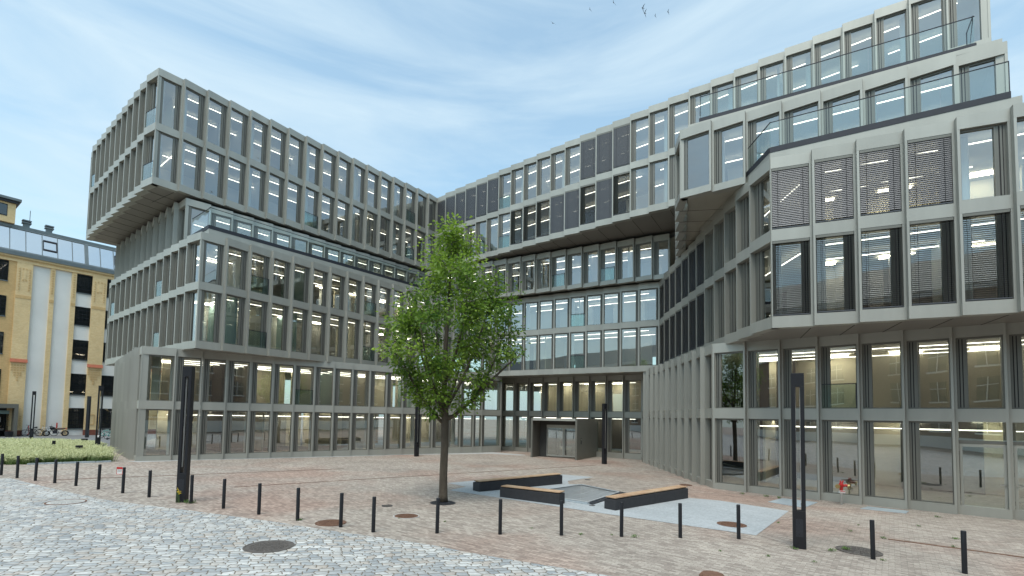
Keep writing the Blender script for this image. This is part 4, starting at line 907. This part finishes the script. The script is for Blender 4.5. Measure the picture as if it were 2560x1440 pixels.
def manhole(x, y, r, mat, label, rim=None):
    mb = MB(); mb.lathe((x, y, 0), [(r, 0), (r, 0.018), (r * .93, 0.018), (r * .93, 0.010), (r * .9, .010)], rim or mat, 32)
    ob = mb; ob.lathe((x, y, 0), [(r * .9, .010), (r * .9, .016), (0.02, 0.016)], mat, 32)
    for q in range(1, 6):
        rr = r * .85 * q / 6
        for j in range(3 + q * 4):
            a = 2 * math.pi * (j + .5 * (q % 2)) / (3 + q * 4); w = r * .045
            mb.lbox((x + rr * math.cos(a), y + rr * math.sin(a)), (math.cos(a), math.sin(a)), (-math.sin(a), math.cos(a)), -w, w, -w * 1.3, w * 1.3, .014, .024, mat)
    tag(drape(mb).build('manhole_cover'), label, 'manhole cover')
manhole(-5.04, 10.57, .50, M['iron'], 'dark round iron manhole cover in the cobbles nearest the camera')
manhole(-13.06, 14.67, .48, M['mh_stone'], 'pale manhole cover with rusty rim in the cobbles at left', M['rust'])
manhole(-4.60, 12.98, .39, M['rust'], 'rusty round grate at the foot of a bollard by the cobble edge')
manhole(-2.86, 14.12, .37, M['rust'], 'brick filled round cover in the paving before the tree', M['mh_stone'])
manhole(6.49, 14.30, .40, M['rust'], 'rusty brown round cover on the pale granite slabs')
manhole(8.29, 11.69, .46, M['iron'], 'round iron cover with weeds beside the right bollards')
manhole(8.34, 23.06, .28, M['rust'], 'small rusty cover near the foot of the zigzag fin wall')
def drain(x, y, r, label):
    mb = MB(); mb.lathe((x, y, 0), [(r, 0), (r, .014), (r * .85, .014), (r * .85, .006), (.02, .006)], M['anthracite'], 20)
    for j in range(-2, 3): mb.box(x - r * .7, x + r * .7, y + j * r * .3 - .012, y + j * r * .3 + .012, .006, .013, M['iron'])
    tag(drape(mb).build('floor_drain'), label, 'drain')
drain(2.89, 16.80, .11, 'small dark drain at the front corner of the light well')
drain(3.9, 24.0, .14, 'small dark drain in the paving behind the light well')
drain(-3.78, 15.62, .17, 'dark drain cover in the brick paving left of the tree')
mb = MB(); a, b = V2((10.03, 13.05)), V2((13.2, 10.7)); e = (b - a).normalized(); mb.lbox(a, e, (e.y, -e.x), 0, (b - a).length, -.045, .045, 0, .012, M['rust']); tag(drape(mb).build('drain_channel'), 'rusty drainage channel in the paving at lower right', 'drain')
for q, (a, b, lb) in enumerate([((-17.29, 18.93), (-8.50, 25.61), 'thin dark slot drain crossing the paving behind the left lamp'), ((-10.20, 18.47), (5.73, 31.97), 'long thin dark slot drain running past the tree towards the entrance')]):
    a, b = V2(a), V2(b); e = (b - a).normalized(); mb = MB(); mb.lbox(a, e, (e.y, -e.x), 0, (b - a).length, -.025, .025, 0, .011, M['rust']); tag(drape(mb).build('slot_drain'), lb, 'drain')
mb = MB(); mb.lathe((-2.13, 16.45, 0), [(.42, 0), (.42, .014), (.41, .018), (.2, .018)], M['anthracite'], 40)
for j in range(16):
    a = 2 * math.pi * j / 16; mb.lbox((-2.13 + .31 * math.cos(a), 16.45 + .31 * math.sin(a)), (math.cos(a), math.sin(a)), (-math.sin(a), math.cos(a)), -.07, .07, -.013, .013, .014, .022, M['groove'])
tag(drape(mb).build('tree_grate'), 'round dark steel grate around the foot of the tree', 'tree grate')
# stone at bottom edge
mb = MB(); mb.lathe((3.88, 9.36, 0), [(.22, 0), (.24, .03), (.2, .08), (.1, .10)], M['rust'], 9); o = drape(mb).build('boulder'); tag(o, 'brown stone at the bottom edge of the photo', 'stone')

# hydrant
hy = thing('fire_hydrant', (12.64, 18.69, G(12.6, 18.7)), 'red twin outlet dry riser hydrant on a steel post before the glass front', 'hydrant')
mb = MB(); mb.lathe((0, 0, 0), [(.07, 0), (.07, .02), (.045, .02), (.045, .44)], M['stainless'], 16); mb.build('post', hy)
mb = MB(); mb.box(-.10, .10, -.075, .0, .43, .52, M['white_paint']); mb.box(-.09, .09, -.078, -.075, .47, .50, M['red_paint']); mb.build('plate', hy)
mb = MB(); mb.lathe((0, 0, .42), [(.06, 0), (.06, .22), (.075, .24), (.075, .34), (.05, .40), (.02, .44)], M['red_paint'], 16)
for sx in (-1, 1): mb.tube([(0, 0, .68), (sx * .13, -.05, .72), (sx * .2, -.10, .70)], [.05, .05, .055], M['red_paint'], 12)
mb.tube([(-.03, -.02, .80), (-.06, -.03, .90)], .022, M['red_paint'], 8); mb.tube([(.03, -.02, .80), (.06, -.03, .90)], .022, M['red_paint'], 8)
mb.build('valve_body', hy, smooth=True)
for sx in (-1, 1):
    mb = MB(); mb.tube([(sx * .195, -.095, .70), (sx * .23, -.14, .685)], [.08, .08], M['brass'], 14); mb.build('outlet_cap', hy)
# low bollard lights in the grass
for (x, y), h, w, lb in (((-29.3, 31.75), .72, .085, 'upright black bollard light standing in the grass bed'), ((-31.6, 36.7), .62, .19, 'wide low light box with pale front at the back of the grass'), ((-25.3, 29.05), .62, .17, 'wide black light box sunk in the front of the grass bed')):
    t = thing('garden_light', (x, y, G(x, y)), lb, 'garden light', 'lights in the grass bed')
    t.rotation_euler = (0, 0, R(42)); mb = MB(); mb.box(-w, w, -.09, .09, -.05, h, M['black_steel']); mb.build('housing', t, bevel=.008)
    mb = MB(); mb.box(-w + .02, w - .02, -.095, -.09, h - .34, h - .2, M['stainless'] if w > .15 else M['anthracite']); mb.build('lens', t)

# ================================================================== TREE
rt = random.Random(11)
tree = thing('tree', (-2.16, 16.62, G(-2.2, 16.6)), 'young green hornbeam with slender trunk standing in the plaza', 'tree')
tree.scale = (.944, .944, .944)
tb = MB(); leaf_sites = []
def limb(path, r0, r1, n=8):
    k = len(path); tb.tube(path, [r0 + (r1 - r0) * (i / (k - 1)) for i in range(k)], M['bark'], n)
trunk = [(0, 0, 0), (.01, .01, .25), (.0, 0, 1.0), (.02, .02, 2.0), (0, .05, 3.0), (-.05, .05, 4.2), (-.03, 0, 5.6), (.05, -.05, 7.0), (.08, 0, 8.4), (.12, .02, 9.8)]
tb.tube([trunk[0], trunk[1], trunk[2], trunk[3], trunk[4], trunk[5], trunk[6], trunk[7], trunk[8], trunk[9]], [.19, .155, .14, .135, .135, .10, .08, .055, .035, .012], M['bark'], 14)
ENV = [(2.2, -.25, .2), (2.97, -.55, .4), (3.69, -1.25, 1.1), (4.4, -1.6, 1.7), (5.1, -2.1, 2.1), (5.56, -2.3, 2.9), (6.1, -2.35, 2.55), (6.86, -2.3, 2.9), (7.4, -1.95, 2.8), (8.0, -1.45, 2.3), (8.6, -1.35, 1.7), (9.16, -.9, 1.35), (9.74, -.7, .75), (10.25, -.15, .35)]
def env(z):
    for (z0, l0, r0), (z1, l1, r1) in zip(ENV, ENV[1:]):
        if z0 <= z <= z1:
            t = (z - z0) / (z1 - z0); return l0 + (l1 - l0) * t, r0 + (r1 - r0) * t
    return (0, 0)
def bez(a, b, c, n=7):
    a, b, c = Vector(a), Vector(b), Vector(c); return [(a * (1 - t) ** 2 + b * 2 * t * (1 - t) + c * t * t) for t in [i / n for i in range(n + 1)]]
def tpos(z):
    for p, q in zip(trunk, trunk[1:]):
        if p[2] <= z <= q[2]:
            t = (z - p[2]) / (q[2] - p[2]); return Vector(p).lerp(Vector(q), t)
    return Vector(trunk[-1])
mains = [((0, .03, 2.75), (-1.15, .1, 3.7), (-2.15, .2, 6.3)), ((0, .03, 3.0), (-.7, -.6, 4.4), (-1.35, -.7, 7.4)), ((0, .03, 2.9), (1.5, .1, 3.6), (2.2, 0, 6.6)), ((0, .03, 3.3), (.8, .7, 4.6), (1.7, .8, 8.0)), ((-.03, .05, 4.0), (-.5, .9, 5.2), (-.7, 1.6, 8.0)), ((-.03, .05, 4.3), (.6, -.8, 5.3), (.9, -1.5, 7.6)), ((.9, .08, 3.55), (1.8, -.2, 4.6), (2.9, -.2, 5.5)), ((-.05, 0, 3.4), (-.4, -1.2, 4.0), (-.6, -2.0, 6.0)), ((0, .05, 3.5), (.3, 1.2, 4.2), (.5, 2.1, 6.3))]
mpaths = []
for a, b, c in mains:
    p = bez(a, b, c, 9); limb(p, .075, .012); mpaths.append(p)
mpaths.append([tpos(z) for z in (4.5, 5.2, 6, 6.8, 7.6, 8.4, 9.2, 9.8)]); mpaths.append([tpos(z) for z in (6, 6.8, 7.6, 8.4, 9.0, 9.4, 9.8)])
twigs = []
tries = 0
while len(twigs) < 140 and tries < 9000:
    tries += 1
    z = rt.uniform(2.5, 10.2); l, r = env(z)
    if r - l < .2: continue
    u = rt.uniform(0, 2 * math.pi); rr = math.sqrt(rt.uniform(.10, 1.0))
    cx = (l + r) / 2; hx = (r - l) / 2; hy_ = hx * .88
    p = Vector((cx + hx * rr * math.cos(u), hy_ * rr * math.sin(u), z))
    # lobes: leave gaps in the crown
    g1 = math.sin(p.x * 2.3 + 1.1) * math.sin(p.y * 2.0 + .4) * math.sin(p.z * 1.7 + .6)
    if g1 > 0.10 or abs(g1) < 0.03: continue
    if any((p - q).length < .40 for q, _ in twigs): continue
    best = None
    for mpth in mpaths:
        for i, s_ in enumerate(mpth[2:]):
            dz = p.z - s_.z
            if dz < .1: continue
            dd = (p - s_).length + (1.2 if dz > 1.8 else 0)
            if best is None or dd < best[0]: best = (dd, s_)
    if best is None or best[0] > 2.7: continue
    twigs.append((p, best[1]))
tone = []; lv = MB()
def leaf(c, d, size, tn):
    d = d.normalized(); sdv = d.cross(Vector((0, 0, 1)));
    if sdv.length < .1: sdv = Vector((1, 0, 0))
    sdv.normalize(); up = sdv.cross(d); roll = rt.uniform(-.9, .9); sdv = sdv * math.cos(roll) + up * math.sin(roll)
    w = size * .33; i = len(lv.v)
    mid = c + d * size * .5 - Vector((0, 0, size * .10)); tip = c + d * size - Vector((0, 0, size * .32))
    lv.v += [tuple(c), tuple(mid + sdv * w), tuple(tip), tuple(mid - sdv * w)]
    lv.f.append((i, i + 1, i + 2, i + 3)); lv.m.append(lv.mi(M['leaf'])); tone.extend([tn] * 4)
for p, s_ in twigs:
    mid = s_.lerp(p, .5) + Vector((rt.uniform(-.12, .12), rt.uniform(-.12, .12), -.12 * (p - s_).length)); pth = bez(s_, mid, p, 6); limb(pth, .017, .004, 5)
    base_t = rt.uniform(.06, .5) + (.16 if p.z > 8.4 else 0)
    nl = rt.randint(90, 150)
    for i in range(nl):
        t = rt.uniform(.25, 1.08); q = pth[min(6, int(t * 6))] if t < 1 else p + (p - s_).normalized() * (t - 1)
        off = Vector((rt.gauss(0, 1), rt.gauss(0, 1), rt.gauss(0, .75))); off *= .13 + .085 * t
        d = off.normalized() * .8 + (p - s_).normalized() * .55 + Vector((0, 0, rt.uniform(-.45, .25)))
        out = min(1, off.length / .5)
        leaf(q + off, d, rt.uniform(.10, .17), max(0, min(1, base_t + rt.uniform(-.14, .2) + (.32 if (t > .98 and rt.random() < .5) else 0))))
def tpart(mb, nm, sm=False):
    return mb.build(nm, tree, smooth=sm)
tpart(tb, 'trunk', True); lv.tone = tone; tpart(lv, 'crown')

# ================================================================== GRASS BED
rg = random.Random(5); gb = MB(); gt = []
POLY = [(-25.9, 23.3), (-23.3, 23.95), (-20.8, 25.85), (-22.6, 28.0), (-27.0, 32.9), (-31.5, 37.3), (-36, 38.9), (-40, 38.5), (-34, 30), (-27, 22.6)]
def inside(x, y):
    c = False
    for i in range(len(POLY)):
        x1, y1 = POLY[i]; x2, y2 = POLY[i - 1]
        if (y1 > y) != (y2 > y) and x < (x2 - x1) * (y - y1) / (y2 - y1) + x1: c = not c
    return c
soil = fill('planting_soil', POLY, 0.008, noisy('soil', (.05, .06, .03), .95), ground=True); soil['kind'] = 'structure'
ncl = 0
while ncl < 1700:
    y = 22.8 + 16.2 * rg.random() ** 1.2; x = rg.uniform(-40, -20.5)
    if not inside(x, y) or x < -y * 1.10 - .5: continue
    ncl += 1; hgt = rg.uniform(.34, .54); lean = Vector((rg.uniform(-.5, .9), rg.uniform(-.9, .4), 0))
    for k in range(20):
        a = rg.uniform(0, 6.28); sp = rg.uniform(.15, .6); d = (Vector((math.cos(a), math.sin(a), 0)) * sp + lean * .28) * .8
        b = Vector((x + rg.gauss(0, .10), y + rg.gauss(0, .10), G(x, y))); w = .010 if y < 29 else .016; s_ = Vector((math.sin(a + .4), -math.cos(a + .4), 0)) * w
        h_ = hgt * rg.uniform(.7, 1.08); m1 = b + d * .28 + Vector((0, 0, h_ * .7)); m2 = b + d * .85 + Vector((0, 0, h_))
        m3 = b + d * 1.2 + Vector((0, 0, h_ * .86))
        i = len(gb.v); gb.v += [tuple(b - s_), tuple(b + s_), tuple(m1 + s_ * 1.1), tuple(m1 - s_ * 1.1), tuple(m2 + s_ * 1.2), tuple(m2 - s_ * 1.2), tuple(m3)]
        mi = gb.mi(M['grass']); gb.f += [(i, i + 1, i + 2, i + 3), (i + 3, i + 2, i + 4, i + 5), (i + 5, i + 4, i + 6)]; gb.m += [mi] * 3
        j = rg.uniform(-.1, .1); gt += [.0 + j * .5, .0 + j * .5, .38 + j, .38 + j, .85 + j, .85 + j, 1.0]
gb.tone = [max(0, min(1, v)) for v in gt]
o = gb.build('ornamental_grass'); o['kind'] = 'stuff'; o['label'] = 'pale feathery ornamental grass filling the planting bed'
# weeds between the paving bricks
rw = random.Random(9); wb = MB()
WS = [(3.2, 12.39, 1.0), (2.66, 12.56, 0.5), (-9.82, 15.17, 1.4), (-9.6, 15.11, 1.2), (0.65, 13.05, 0.5), (1.87, 12.5, 0.7), (7.6, 11.62, 1.0), (8.0, 11.75, 1.2), (6.77, 11.69, 0.9), (8.26, 10.92, 0.6), (-5.5, 13.18, 0.8), (10.54, 20.08, 1.2), (10.88, 19.78, 1.1), (9.84, 20.66, 1.0), (9.95, 13.1, 0.8), (11.13, 12.37, 0.7), (9.62, 13.89, 0.6), (8.07, 14.74, 0.6), (10.49, 14.78, 0.5), (5.78, 10.98, 0.6), (4.87, 11.32, 0.5), (-1.68, 13.54, 0.5), (-2.98, 13.78, 0.4), (6.59, 10.63, 0.5), (12.01, 13.26, 0.8), (12.38, 14.9, 0.7), (14.33, 16.48, 0.9)]
for x, y, s_ in WS:
    for k in range(26):
        a = rw.uniform(0, 6.28); r_ = rw.uniform(.02, .085) * s_; h_ = rw.uniform(.015, .075) * s_; c = Vector((x + rw.gauss(0, .04) * s_, y + rw.gauss(0, .04) * s_, 0)); d = Vector((math.cos(a), math.sin(a), 0)); q = Vector((-d.y, d.x, 0)) * .011 * s_
        wb.face([tuple(c), tuple(c + d * r_ * .6 + q + Vector((0, 0, h_))), tuple(c + d * r_ + Vector((0, 0, h_ * .7))), tuple(c + d * r_ * .6 - q + Vector((0, 0, h_)))], M['weed'])
for k in range(5):
    x, y = -9.98 + rw.uniform(-.13, .12), 15.08 + rw.uniform(-.03, .03); h_ = rw.uniform(.25, .55); wb.tube([(x, y, 0), (x + rw.uniform(-.05, .05), y, h_)], .004, M['weed'], 4)
    for j in range(4):
        c = Vector((x + rw.gauss(0, .03), y + rw.gauss(0, .02), h_ + rw.uniform(-.04, .05))); wb.face([tuple(c + Vector(v)) for v in ((-.011, 0, -.008), (.011, 0, -.008), (.011, 0, .009), (-.011, 0, .009))], M['yellow_flower'])
o = drape(wb).build('weeds'); o['kind'] = 'stuff'; o['label'] = 'small green weeds growing in the paving joints'

# ================================================================== BIKES BY THE BRICK WALL
def rider_frame(x, y, ang, sc):
    return (Vector((x, y, 0)), Vector((math.cos(ang), math.sin(ang), 0)), sc)
def bicycle(x, y, ang, mats, label, sc=1.0, child=False):
    t = thing('bicycle', (x, y, G(x, y)), label, 'bicycle'); t.rotation_euler = (0, 0, ang); t.scale = (sc, sc, sc)
    for wx in (-.52, .52):
        mb = MB(); mb.torus((wx, 0, .35), (0, 1, 0), .325, .022, M['rubber'], 28, 6)
        for k in range(10):
            a = math.pi * k / 10; mb.tube([(wx - .32 * math.cos(a), 0, .35 - .32 * math.sin(a)), (wx + .32 * math.cos(a), 0, .35 + .32 * math.sin(a))], .003, M['chrome'], 4, False)
        mb.build('wheel', t)
    fr = MB(); m = M[mats]
    for a, b in (((-.52, 0, .35), (-.12, 0, .30)), ((-.52, 0, .35), (-.2, 0, .75)), ((-.12, 0, .30), (-.22, 0, .85)), ((-.12, 0, .30), (.36, 0, .75)), ((-.2, 0, .75), (.35, 0, .85)), ((.52, 0, .35), (.34, 0, .95))): fr.tube([a, b], .022, m, 8)
    fr.build('frame', t)
    mb = MB(); mb.tube([(.30, -.28, 1.02), (.36, -.1, 1.0), (.34, 0, .98), (.36, .1, 1.0), (.30, .28, 1.02)], .016, M['black_steel'], 6); mb.build('handlebar', t)
    mb = MB(); mb.tube([(-.38, 0, .92), (-.22, 0, .93), (-.08, 0, .91)], [.09, .06, .025], M['rubber'], 8); mb.build('saddle', t)
    mb = MB(); mb.torus((-.12, 0, .30), (0, 1, 0), .085, .012, M['black_steel'], 16, 5); mb.tube([(-.2, -.09, .2), (-.12, -.05, .3), (-.04, .09, .4)], .012, M['chrome'], 5); mb.build('crank', t)
    mb = MB(); mb.box(-.75, -.3, -.06, .06, .74, .77, M['black_steel']); mb.build('luggage_rack', t)
    if child:
        mb = MB(); mb.box(-.68, -.36, -.15, .15, .8, .86, M['red_paint']); mb.box(-.74, -.66, -.15, .15, .84, 1.35, M['red_paint']); mb.box(-.72, -.58, -.13, -.1, .4, .82, M['rubber']); mb.box(-.72, -.58, .1, .13, .4, .82, M['rubber']); mb.build('child_seat', t)
    return t
wa = math.atan2(yd.y, yd.x)
def wp(t, m): return -51.6 + .596 * t + .803 * m, 49.75 + .803 * t - .596 * m
bicycle(*wp(2.35, .8), wa + math.pi - .25, 'black_steel', 'black bicycle with chrome wheels left of the motorcycle by the brick wall', 1.0)
bicycle(*wp(3.55, .6), wa + math.pi - .3, 'white_paint', 'bicycle with red child seat standing behind the motorcycle', 1.05, True)
bicycle(-40.3, 49.3, wa + .1, 'turquoise', 'turquoise hire bicycle near the corner of the metal building', 1.0)
bicycle(-38.6, 48.1, wa + .25, 'turquoise', 'second turquoise hire bicycle, closest to the metal building corner', 1.0)
mc = thing('motorcycle', (*wp(4.1, 1.3), G(-48, 51)), 'black motorcycle with brown seat parked on its stand behind the grass', 'motorcycle'); mc.rotation_euler = (0, 0, wa + math.pi - .2)
for wx in (-.74, .74):
    mb = MB(); mb.torus((wx, 0, .31), (0, 1, 0), .25, .065, M['rubber'], 28, 8)
    for k in range(8):
        a = math.pi * k / 8; mb.tube([(wx - .24 * math.cos(a), 0, .31 - .24 * math.sin(a)), (wx + .24 * math.cos(a), 0, .31 + .24 * math.sin(a))], .006, M['chrome'], 4, False)
    mb.torus((wx, 0, .31), (0, 1, 0), .2, .012, M['chrome'], 20, 5); mb.build('wheel', mc)
mb = MB(); mb.tube([(.05, 0, .85), (.2, 0, .86), (.42, 0, .84), (.48, 0, .8)], [.06, .14, .13, .05], M['black_steel'], 12); mb.build('fuel_tank', mc, smooth=True)
mb = MB(); mb.tube([(-.75, 0, .82), (-.5, 0, .79), (-.1, 0, .78), (.08, 0, .82)], [.05, .1, .11, .06], M['seat_brown'], 10); mb.build('seat', mc, smooth=True)
mb = MB(); mb.box(-.12, .24, -.12, .12, .28, .6, M['anthracite']); mb.tube([(.05, -.02, .5), (.14, -.02, .78)], .09, M['iron'], 10); mb.tube([(.2, -.14, .36), (-.2, -.16, .28), (-.75, -.17, .34)], [.03, .035, .055], M['chrome'], 8); mb.build('engine', mc)
mb = MB()
for sy in (-.09, .09): mb.tube([(.74, sy, .31), (.48, sy, .95)], .025, M['chrome'], 8); mb.tube([(-.74, sy, .31), (-.55, sy, .72)], .022, M['chrome'], 8); mb.tube([(-.74, sy, .31), (-.1, sy, .4)], .02, M['black_steel'], 6)
mb.tube([(.46, 0, .86), (.2, 0, .5), (-.1, 0, .4)], .03, M['black_steel'], 8); mb.tube([(-.1, .1, .3), (-.05, .28, 0)], .014, M['black_steel'], 6); mb.build('frame', mc)
mb = MB(); mb.tube([(.36, -.36, 1.08), (.46, -.2, 1.04), (.48, 0, .98), (.46, .2, 1.04), (.36, .36, 1.08)], .016, M['chrome'], 6); mb.tube([(.36, .3, 1.08), (.33, .34, 1.25)], .008, M['chrome'], 4); mb.tube([(.36, -.3, 1.08), (.33, -.34, 1.25)], .008, M['chrome'], 4); mb.build('handlebar', mc)
mb = MB(); mb.tube([(.5, 0, .9), (.64, 0, .9)], [.05, .1], M['chrome'], 12); mb.build('headlight', mc)
mb = MB(); mb.tube([(-.86, 0, .72), (-.82, 0, .8), (-.75, 0, .84)], [.03, .05, .05], M['red_paint'], 8); mb.build('tail_light', mc)
def scooter(x, y, ang, mat, label):
    t = thing('kick_scooter', (x, y, G(x, y)), label, 'kick scooter'); t.rotation_euler = (0, 0, ang); t.scale = (1.0,) * 3
    mb = MB(); mb.box(-.45, .3, -.08, .08, .12, .18, M['black_steel']); mb.build('deck', t)
    mb = MB(); mb.tube([(.3, 0, .15), (.47, 0, .3), (.38, 0, 1.12)], .035, M[mat], 8); mb.build('stem', t)
    mb = MB(); mb.tube([(.36, -.26, 1.16), (.38, 0, 1.14), (.36, .26, 1.16)], .018, M['rubber'], 6); mb.build('handlebar', t)
    for wx in (-.5, .48):
        mb = MB(); mb.torus((wx, 0, .11), (0, 1, 0), .08, .032, M['rubber'], 18, 6); mb.build('wheel', t)
scooter(*wp(1.75, .8), wa + .5, 'red_paint', 'red electric kick scooter at the foot of the brick pilaster')
scooter(-37.6, 46.6, wa - 1.2, 'red_paint', 'red electric kick scooter in front of the turquoise hire bicycles')
mb = MB(); x, y = wp(.55, 1.5); mb.lathe((x, y, G(x, y)), [(.27, 0), (.33, .5), (.33, .55), (.29, .55), (.28, .5)], M['black_steel'], 18); tag(mb.build('planter_pot'), 'black planter pot standing beside the steel porch of the brick building', 'planter')

# ================================================================== BIRDS
BD = [((.0799, 1, .8397), .0, 'swift lowest and farthest left of the flock in the sky', 30), ((.1589, 1, .8714), .4, 'small swift second from the left in the sky', 38), ((.2092, 1, .8875), .3, 'swift at the top edge of the photo', 32), ((.2716, 1, .877), .9, 'widest winged swift above its close neighbour', 27), ((.2759, 1, .8655), .8, 'wide winged swift just below another of the flock', 28), ((.2981, 1, .8596), .5, 'smallest swift between the close pair and the rightmost bird', 41), ((.3254, 1, .8691), .6, 'rightmost swift of the flock in the sky', 35)]
for d, rl_, lb, dist in BD:
    v = Vector(d); p = Vector((0, 0, CAM_H)) + v * dist
    t = thing('bird', p, lb, 'bird', 'swifts flying over the building'); t.rotation_euler = (R(50), R(20 * rl_ * 2), R(35) + rl_); t.scale = (.72, .72, .72)
    mb = MB(); mb.tube([(0, .12, 0), (0, .06, .01), (0, -.03, .0), (0, -.12, 0)], [.01, .032, .03, .006], M['bird'], 8); mb.face([(0, -.1, 0), (.03, -.19, 0), (0, -.16, 0), (-.03, -.19, 0)], M['bird']); mb.build('body', t, smooth=True)
    for sx in (-1, 1):
        mb = MB(); up = .06 + .1 * rl_
        c = []
        for z in (-.004, .004): c += [(sx * .01, .05, z), (sx * .01, -.02, z), (sx * .15, .0, up * .7 + z), (sx * .15, .06, up * .7 + z)]
        mb.hexa(c, M['bird']); c = []
        for z in (-.003, .003): c += [(sx * .15, .06, up * .7 + z), (sx * .15, .0, up * .7 + z), (sx * .30, -.12, up * .5 + z), (sx * .29, -.10, up * .5 + z)]
        mb.hexa(c, M['bird']); mb.build('wing', t)
